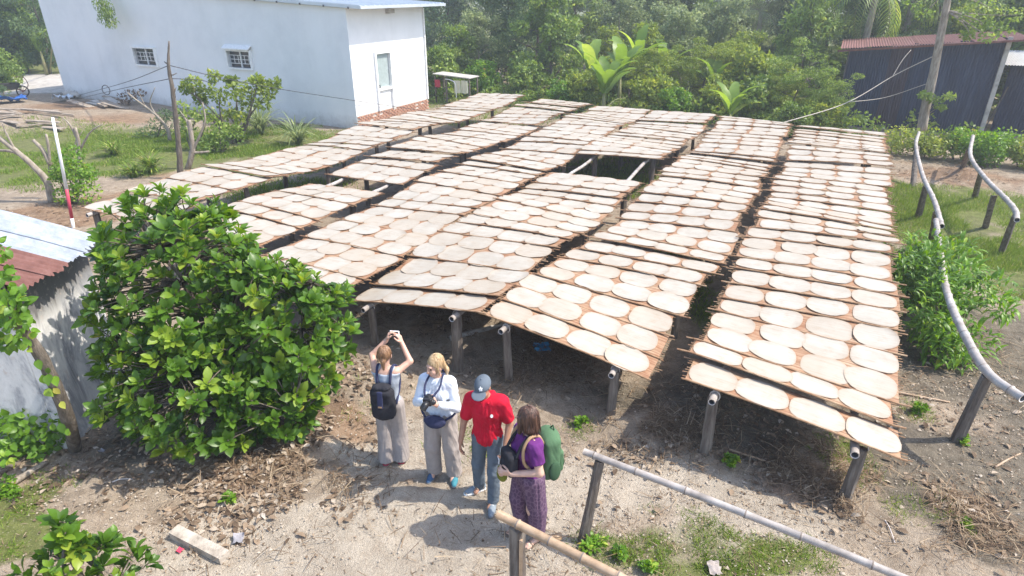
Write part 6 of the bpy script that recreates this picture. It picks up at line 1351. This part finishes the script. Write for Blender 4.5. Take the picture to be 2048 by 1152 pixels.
# white and red pole
rp = G(148, 455); rp.z = 0; e = empty('marker_pole', rp, 0, 'slim white pole with red lower half leaning behind the hut roof', 'pole')
a, m_, b = (Vector(rel(rp, x, y, rp.y)) for x, y in ((148, 460), (133, 378), (105, 235)))
M_redp = plain('red_paint', (.5, .06, .10), .5)
mb = MB(); k1 = a.lerp(m_, .3); mb.tube([a-(m_-a)*.1, k1], .036, 10); mb.build('white_foot', M_white, e, True); MB().tube([k1, m_], .0365, 10).build('red_band', M_redp, e, True); MB().tube([m_, m_.lerp(b, .5), b], [.036, .033, .029], 10).build('white_shaft', M_white, e, True)
# tall slender tree in front of the shed
tb = on_line(1843, 26.9); tb.z = 0; e = empty('tall_tree', tb, 0, 'tall slender pale-trunked tree standing in front of the dark shed', 'tree')
P = polyl([Vector(rel(tb, x, y, tb.y+d)) for x, y, d in ((1843, 262, 0), (1852, 210, 0), (1866, 150, -.1), (1880, 80, -.2), (1895, 0, -.3), (1908, -90, -.4))], 4); MB().tube(P, [lerp(.17, .09, i/(len(P)-1)) for i in range(len(P))], 10, 0, True, .05).build('trunk', M_bark_p, e, True)
mb = MB(); cl = []
for x, y, d, r in ((1930, 30, -.5, .35), (1965, 45, -.8, .35), (2000, 60, -.8, .4), (1990, 20, -.4, .4), (1940, 70, -.7, .25), (1960, 5, -.2, .45), (2035, 30, -.6, .4), (1850, 25, .2, .35), (1830, 5, .4, .4), (1905, -20, -.3, .5), (1975, 75, -.9, .25)):
    c = rel(tb, x, y, tb.y+d); cl.append((c, r)); limb(mb, P[-4 if y < 30 else -6], c, .03, .01, 4)
for x, y, d, r in ((1870, 200, -.4, .22), (1900, 192, -.5, .2), (1850, 190, -.5, .2), (1880, 215, -.4, .2)): c = rel(tb, x, y, tb.y+d); cl.append((c, r)); limb(mb, P[2], c, .018, .006, 4)
tag(mb.build('branches', M_bark_p, e, True), kind='stuff'); Pp, D, S, V, NN = clump_leaves(cl, 80, .12, .2, .3, .5); link('crown', leaf_mesh('crown', Pp, D, S, T_RH, M_lf_mid, N=NN, var=V), e)
rope_m = plain('rope_grey', (.42, .38, .33), .9)
wire([G(1550, 250, 1.15), GY(1690, 207, 22.5), GY(1790, 150, 23.5), Vector(tb)+Vector(rel(tb, 1868, 112, tb.y-.15))], 'pale rope sagging from the fifth rack to the tall tree', .016, rope_m, 'rope')
wire([GY(1700, 204, 22.6), GY(1770, 195, 23.2), Vector(tb)+Vector(rel(tb, 1852, 168, tb.y-.15))], 'second pale rope branching lower towards the tall tree', .012, rope_m, 'rope')
wire([GY(1785, 153, 23.5), GY(1805, 120, 23.8), GY(1822, 100, 24)], 'thin pale rope end rising steeply before the shed', .011, rope_m, 'rope')
# cloth-drying stand behind the first rack
cb = ST(27.0, -16.55); e = empty('cloth_stand', cb, -AZ, 'small stand with grey top and cream and red cloths beside the white house', 'stand')
M_cream = cloth('cream_cloth', (.62, .60, .46)); M_redc = cloth('red_cloth', (.45, .06, .09)); M_tarp = mat('grey_board', [(.35, .33, .3), (.5, .48, .44)], 3, .9, .3, 30, .01)
for x, y in ((-.95, -.35), (-.3, -.4), (.95, -.35), (-.95, .4), (.95, .4)): MB().box((x, y, .62), (.06, .06, 1.3)).build('post', M_postwood, e)
MB().box((0, 0, 1.30), (2.05, .95, .04), Matrix.Rotation(.05, 3, 'Y')).build('top_board', M_tarp, e)
MB().tube(polyl([(-.3, -.45, 1.15), (.0, -.47, 1.12), (.25, -.47, .95), (.28, -.47, .3)], 5), .025, 6).build('bent_pipe', M_white, e, True)
def hang(name, x0, x1, z0, z1, m):
    n = 8; V = []; F = []
    for i in range(n+1):
        x = lerp(x0, x1, i/n); w = .025*math.sin(i*1.7); V += [(x, -.46+w*.3, z1), (x, -.46+w, (z0+z1)/2), (x, -.46+w*1.3, z0+.02*math.sin(i))]
    for i in range(n):
        for j in (0, 1): a = i*3+j; F.append([a, a+3, a+4, a+1])
    return link(name, npmesh(name, np.array(V), np.array(F), m, True), e)
hang('cloth', .18, .52, .55, 1.12, M_cream); hang('cloth', .56, .92, .55, 1.14, M_cream); hang('cloth', -.92, -.62, .75, 1.10, M_redc)
for z in (.25, .5, .75): MB().box((-.3, -.40, z), (.35, .04, .04)).build('rung', M_postwood, e)
# handcart, tarp and debris, far left
hb = G(50, 196); hb.z = .05; e = empty('handcart', hb, .9, 'rusty handcart with a wheel beside the concrete yard at far left', 'cart'); e.scale = (.62, .62, .62)
M_rust = mat('rusty_iron', [(.14, .05, .035), (.26, .11, .08)], 8, .8, .5, 40, .01); M_tyre = plain('tyre', (.03, .03, .03), .8)
wh = MB().tube([(math.cos(a)*.42, 0, .45+math.sin(a)*.42) for a in np.linspace(0, 2*math.pi, 25)], .05, 8).build('wheel', M_tyre, e, True)
for q in range(6): a = q*math.pi/6; MB().tube([(-math.cos(a)*.38, 0, .45-math.sin(a)*.38), (math.cos(a)*.38, 0, .45+math.sin(a)*.38)], .014, 5).build('spoke', M_rust, wh)
MB().add([(-1.5, -.1, .75), (-.3, -.1, .7), (-.3, .8, .7), (-1.5, .8, .75), (-1.75, -.2, 1.15), (-.05, -.2, 1.1), (-.05, .9, 1.1), (-1.75, .9, 1.15)], [[3, 2, 1, 0], [0, 1, 5, 4], [1, 2, 6, 5], [2, 3, 7, 6], [3, 0, 4, 7]]).build('tray', M_tyre, e)
for y in (.0, .7): MB().tube(polyl([(.1, y, .45), (-.4, y, .68), (-1.5, y, .72), (-2.1, y, 1.0)], 4), .03, 6).build('shaft', M_rust, e, True)
MB().tube([(-1.3, .05, .7), (-1.35, .05, 0)], .03, 6).build('prop_leg', M_rust, e); MB().tube(polyl([(.1, 0, .45), (.5, .0, .9), (.35, 0, 1.5), (-.2, 0, 1.6)], 4), .03, 6).build('front_hoop', M_rust, e, True)
M_tarpb = plain('blue_tarp', (.03, .12, .42), .5)
def crumple(name, c, r, m, label, cat, seed, fl=.35, zoff=0, n=14):
    rs = np.random.RandomState(seed); V = []; F = []
    for i in range(n+1):
        for j in range(n+1):
            x, y = (i/n-.5)*2*r, (j/n-.5)*2*r*.8; k = fbm(np.array([x/r*2.5+seed]), np.array([y/r*2.5]), seed, 3)[0]; ed = 1-.25*rs.rand()*(i in (0, n) or j in (0, n)); V.append((x*ed+.1*r*k, y*ed, k*r*fl*2-.1*r*fl))
    for i in range(n):
        for j in range(n): a = i*(n+1)+j; F.append([a, a+n+1, a+n+2, a+1])
    o = link(name, npmesh(name, np.array(V), np.array(F), m, False)); o.location = (c.x, c.y, gz1(c.x, c.y)+.01+zoff); o.rotation_euler = (0, 0, seed*1.3); tag(o, label, cat); return o
crumple('tarpaulin', G(22, 206), .75, M_tarpb, 'crumpled blue tarpaulin on the ground at far left', 'tarpaulin', 3)
M_plankg = mat('grey_plank', [(.16, .12, .09), (.30, .25, .2), (.42, .37, .31)], 5, .9, .6, 30, .01)
for i in range(18):
    x, y = random.uniform(-10, 130), random.uniform(222, 268); p = G(x, y); o = MB().box((0, 0, 0), (random.uniform(.8, 2.2), random.uniform(.08, .22), .04)).build('scrap_board', M_plankg)
    o.location = (p.x, p.y, gz1(p.x, p.y)+.06+.03*(i % 4)); o.rotation_euler = (random.uniform(-.1, .1), random.uniform(-.15, .15), random.uniform(-.5, .7)); tag(o, 'grey scrap board in the timber pile at the far left of the yard', 'board', 'scrap boards piled at the far left')
for i in range(9):
    x, y = random.uniform(160, 235), random.uniform(203, 222); p = G(x, y); o = MB().box((0, 0, 0), (random.uniform(.7, 1.6), random.uniform(.1, .35), .05)).build('scrap_board', M_tarp if i % 3 == 0 else M_plankg)
    o.location = (p.x, p.y, gz1(p.x, p.y)+.08+.03*(i % 3)); o.rotation_euler = (random.uniform(-.15, .15), random.uniform(-.1, .2), random.uniform(-.9, .0)); tag(o, 'scrap board lying against the foot of the house wall', 'board', 'scrap boards at the house wall')
for i, (x, y, lb) in enumerate(((147, 196, 'pale sack heap at the left corner of the house wall'), (128, 203, 'pale blue plastic sheet left of the house corner'))): crumple('sack', G(x, y), .45, M_tarp if i == 0 else plain('pale_plastic', (.5, .58, .66), .5), lb, 'sack', 5+i, .6)
for x0, y0, x1, y1, lb in ((148, 195, 152, 160, 'upright stick with the taller tip at the house corner'), (154, 195, 157, 172, 'upright stick with the shorter tip at the house corner')):
    b = G(x0, y0); o = MB().tube([Vector((0, 0, -.1)), GY(x1, y1, b.y)-b], [.035, .02], 6).build('stick', M_postwood); o.location = b; tag(o, lb, 'stick')
# ---------------------------------------------------------------- small things on the ground in front
a, b = G(352, 1072), G(452, 1122); d = b-a; o = MB().box((0, 0, .05), (d.length, .115, .11)).build('timber_beam', mat('old_beam', [(.25, .21, .17), (.42, .37, .31), (.52, .47, .41)], 7, .95, .8, 40, .012)); o.location = ((a.x+b.x)/2, (a.y+b.y)/2, gz1((a.x+b.x)/2, (a.y+b.y)/2)-.01); o.rotation_euler = (.05, .02, math.atan2(d.y, d.x)); tag(o, 'short weathered beam lying on the bare ground beside the small bush', 'beam')
crumple('red_scrap', G(362, 1106), .035, plain('red_paper', (.75, .06, .12), .6), 'small bright red scrap by the weathered beam', 'scrap', 7, .5, 0, 5)
M_plw = plain('white_plastic', (.30, .29, .31), .6)
for i, (x, y, r, lb) in enumerate(((478, 1082, .075, 'crumpled pale plastic scrap right of the weathered beam'), (205, 905, .04, 'tiny white scrap in the bush shadow'))): crumple('plastic_scrap', G(x, y), r, M_plw, lb, 'scrap', 11+i, .5, 0, 6)
crumple('blue_scrap', G(1083, 724), .13, plain('blue_plastic', (.02, .25, .5), .5), 'torn bright blue plastic scrap under the fifth rack', 'scrap', 17, .5, .03, 8)
crumple('white_rag', G(1428, 1140), .085, plain('stained_rag', (.33, .29, .27), .9), 'pale crumpled rag with pinkish stain at the bottom edge', 'rag', 23, .55, 0, 8)
h_ = G(1112, 1080); e = empty('log_slice', (h_.x, h_.y, gz1(h_.x, h_.y)), .4, 'cut end of a tan bamboo stump lying behind the nearest rail', 'log'); MB().tube([(-.05, 0, .035), (.05, 0, .035)], .04, 14).build('stump', M_bamboo_t, e, True)
def stick_obj(x0, y0, x1, y1, r, m, label, name='stick', z=.03):
    a, b = G(x0, y0), G(x1, y1); a.z = gz1(a.x, a.y)+r*.6; b.z = gz1(b.x, b.y)+r*.6; mid = (a+b)/2+Vector((random.uniform(-.03, .03), random.uniform(-.03, .03), .01)); o = MB().tube([p-a for p in polyl([a, mid, b], 4)], [lerp(r, r*.6, i/8) for i in range(9)], 7, 0, True, .08).build(name, m, None, True); o.location = a; tag(o, label, 'stick'); return o
stick_obj(-30, 1010, 95, 925, .05, M_bark_p, 'pale split log lying at the left edge below the heart-leaved plant', 'fallen_log'); stick_obj(-20, 965, 55, 915, .04, M_bark, 'dark log behind the pale split log at the left edge', 'fallen_log'); stick_obj(150, 865, 215, 815, .045, M_bark_p, 'short pale cut log behind the leaning trunk', 'fallen_log')
stick_obj(1780, 782, 1900, 803, .018, M_bamboo_t, 'thin tan stick poking out right of the rightmost rack'); stick_obj(1990, 935, 2040, 908, .014, M_bamboo_t, 'short tan stick on dark soil near the right edge'); stick_obj(1480, 808, 1600, 838, .014, M_bamboo_t, 'thin twig in the shade under the rightmost rack'); stick_obj(1450, 905, 1580, 950, .016, M_bamboo_t, 'long tan twig lying behind the front left post of the rightmost rack'); stick_obj(1770, 1040, 1790, 1085, .008, M_cut, 'thin straw stalk standing out on the right path'); stick_obj(225, 965, 265, 958, .008, M_cut, 'pale twig in the bush shadow')
bl = stick_obj(900, 690, 1010, 655, .05, M_concrete, 'pale strip of old board lit by sun under the fourth rack', 'board_strip')
# leafy weeds
def weed(x, y, r, n, size, label, m=M_lf_bright):
    p = G(x, y); e = empty('weed', (p.x, p.y, gz1(p.x, p.y)), 0, label, 'weed', 'leafy weeds on the ground'); cl = [((random.uniform(-r, r), random.uniform(-r, r)*.8, random.uniform(.02, .1)), r*.5) for _ in range(7)]
    Pp, D, S, V, NN = clump_leaves(cl, n, size, .7, .3, .8); link('leaves', leaf_mesh('leaves', Pp, D, S, T_LA if size > .05 else T_RH, m, var=V, wid=1.5), e)
weed(1187, 1095, .10, 26, .06, 'bright green leafy weed at the foot of the front path post'); weed(1240, 1118, .05, 16, .05, 'smaller leafy weed right of the front path post'); weed(1297, 1140, .05, 16, .05, 'leafy weed at the bottom edge right of the tan rail'); weed(1920, 885, .06, 16, .05, 'small green weed at the foot of the big right post'); weed(1840, 825, .08, 22, .05, 'green weed right of the rightmost rack'); weed(1935, 1055, .05, 14, .05, 'single grass tuft weed on the bottom right soil', M_grass); weed(460, 1010, .05, 12, .05, 'tiny weed among the dry leaves'); weed(25, 985, .12, 26, .05, 'light green weed patch below the pale log'); weed(1160, 850, .07, 18, .05, 'weed at the foot of the fifth rack post'); weed(1460, 935, .07, 18, .05, 'weed by the front left post of the rightmost rack')
# ---------------------------------------------------------------- litter
def garea(x, y, rx, ry, n):
    p = G(x, y); return np.stack([p.x+RNG.normal(size=n)*rx*.62, p.y+RNG.normal(size=n)*ry*.62], 1)
def litter(name, spots, tmpl, size, m, label, cat, tilt=.35, hz_=.012, wid=1.0, cup=0, lift=0):
    pts = np.concatenate([garea(*q) for q in spots]); pts = pts[fbm(pts[:, 0]*2.3, pts[:, 1]*2.3, 61, 3) > .36]; n = len(pts); z = gz(pts[:, 0], pts[:, 1])+np.clip(1-(pts[:, 1]-8)/9, 0, 1)*.035*(fbm(pts[:, 0]*7, pts[:, 1]*7, 77, 2)-.5)
    P = np.stack([pts[:, 0], pts[:, 1], z+hz_+RNG.rand(n)*lift], 1); an = RNG.uniform(0, 6.283, n); D = np.stack([np.cos(an), np.sin(an), RNG.normal(size=n)*tilt], 1); N = np.stack([RNG.normal(size=n)*tilt, RNG.normal(size=n)*tilt, np.ones(n)], 1)
    o = link(name, leaf_mesh(name, P, D, RNG.uniform(size[0], size[1], n), tmpl, m, N=N, wid=wid, var=RNG.rand(n))); tag(o, label, cat, kind='stuff'); return o
LF = [(480, 950, .9, .5, 700), (640, 880, .6, .4, 400), (560, 1010, .9, .35, 300), (430, 1040, .6, .3, 160), (300, 900, 1.3, .5, 300), (700, 760, .8, .5, 350), (150, 960, .8, .4, 160), (1330, 900, .7, .3, 260), (1080, 740, .8, .5, 350), (860, 660, 1.0, .8, 400),
      (1620, 960, .5, .35, 260), (1760, 1000, .8, .4, 260), (1960, 1030, .7, .5, 260), (1900, 800, 1.1, 1.2, 260), (1500, 850, 1.2, .6, 260), (1260, 990, 1.6, .5, 25), (160, 430, 2.5, 1.6, 300), (1880, 350, 2, 2, 400)]
litter('leaf_litter', LF, T_OB, (.03, .12), M_dry, 'dry curled brown leaves scattered over the bare ground', 'leaf litter', .28, .010, 1.0, lift=.014)
ST_ = [(860, 640, .9, .6, 2600), (1080, 725, .7, .5, 1700), (1060, 770, .5, .3, 700), (1340, 875, .7, .35, 1500), (1430, 800, .5, .4, 1000), (1610, 935, .45, .3, 1100), (1690, 990, .5, .3, 700), (1900, 1030, .6, .4, 700), (600, 960, .8, .4, 700), (1740, 720, .3, .6, 500), (1980, 1080, .6, .3, 400), (1960, 700, 1.6, 1.6, 900), (1150, 620, 3.0, 2.4, 1600), (700, 420, 4, 3, 900), (1450, 420, 4, 5, 900), (1920, 350, 1.6, 1.4, 900), (70, 235, 2.6, 1.2, 900), (900, 1060, 2.5, .7, 300)]
litter('straw_litter', ST_, T_BL, (.08, .30), M_straw, 'brown straw and twigs matted on the ground under the racks', 'straw', .22, .012, .55, lift=.09)
def garea_u(x, y, rx, ry, n): return area(x, y, rx, ry, n)
FR = [(800, 960, 4.5, 2.2, 2600), (1700, 900, 3.5, 2.4, 2600), (350, 950, 2.6, 1.4, 1700), (1100, 700, 4.5, 2.6, 2200), (1950, 750, 2.0, 2.6, 1500), (1350, 1060, 2.2, .7, 500)]
_g = garea; garea = garea_u
litter('plant_fragments', FR, T_BL, (.02, .10), M_straw, 'tiny bits of straw and twig strewn everywhere on the soil', 'plant bits', .2, .010, 1.3, lift=.006)
litter('leaf_fragments', [(x, y, a, b, int(n*.55)) for x, y, a, b, n in FR], T_RH, (.012, .04), M_dry, 'tiny broken dry leaf pieces strewn over the soil', 'leaf bits', .3, .010, 1.2, lift=.006)
garea = _g
# crumbs and clods of soil
cs = np.concatenate([area(800, 1000, 3.2, 1.5, 1500), area(1500, 1020, 2.5, .9, 700), area(400, 960, 2.0, .9, 700), area(1950, 850, 1.6, 1.8, 800)]); tv = np.array([(1, 0, 0), (-.5, .87, 0), (-.5, -.87, 0), (0.1, .05, .8)]); tf = np.array([(0, 1, 3), (1, 2, 3), (2, 0, 3)]); n = len(cs); z = gz(cs[:, 0], cs[:, 1])
o = link('soil_clods', leaf_mesh('soil_clods', np.stack([cs[:, 0], cs[:, 1], z+.012], 1), np.stack([np.cos(np.arange(n)), np.sin(np.arange(n)), 0*z], 1), RNG.uniform(.004, .016, n)*(1+1.2*(RNG.rand(n) < .03)), (tv, tf), mat('clod', [(.2, .16, .12), (.38, .32, .26), (.5, .45, .38)], 20, .95, 0))); tag(o, 'small clods and pebbles on the path', 'pebbles', kind='stuff')
# ================================================================== HAZE
hz_ = MB(); x0, x1, y0, y1, z0, z1 = -950, 950, -950, 950, -1.6, 14.0
hz_.add([(x0, y0, z0), (x1, y0, z0), (x1, y1, z0), (x0, y1, z0), (x0, y0, z1), (x1, y0, z1), (x1, y1, z1), (x0, y1, z1)], [[3, 2, 1, 0], [4, 5, 6, 7], [0, 1, 5, 4], [1, 2, 6, 5], [2, 3, 7, 6], [3, 0, 4, 7]])
M_hz = bpy.data.materials.new('haze'); M_hz.use_nodes = True; nt = M_hz.node_tree; nt.nodes.remove(nt.nodes['Principled BSDF'])
pv = nt.nodes.new('ShaderNodeVolumePrincipled'); pv.inputs['Color'].default_value = (0.93, 0.96, 1.0, 1); pv.inputs['Density'].default_value = 0.0024; pv.inputs['Anisotropy'].default_value = 0.3
nt.links.new(pv.outputs[0], nt.nodes['Material Output'].inputs['Volume'])
haze = hz_.build('haze', M_hz); tag(haze, 'thin pale haze in the air over the yard', 'haze', kind='stuff')
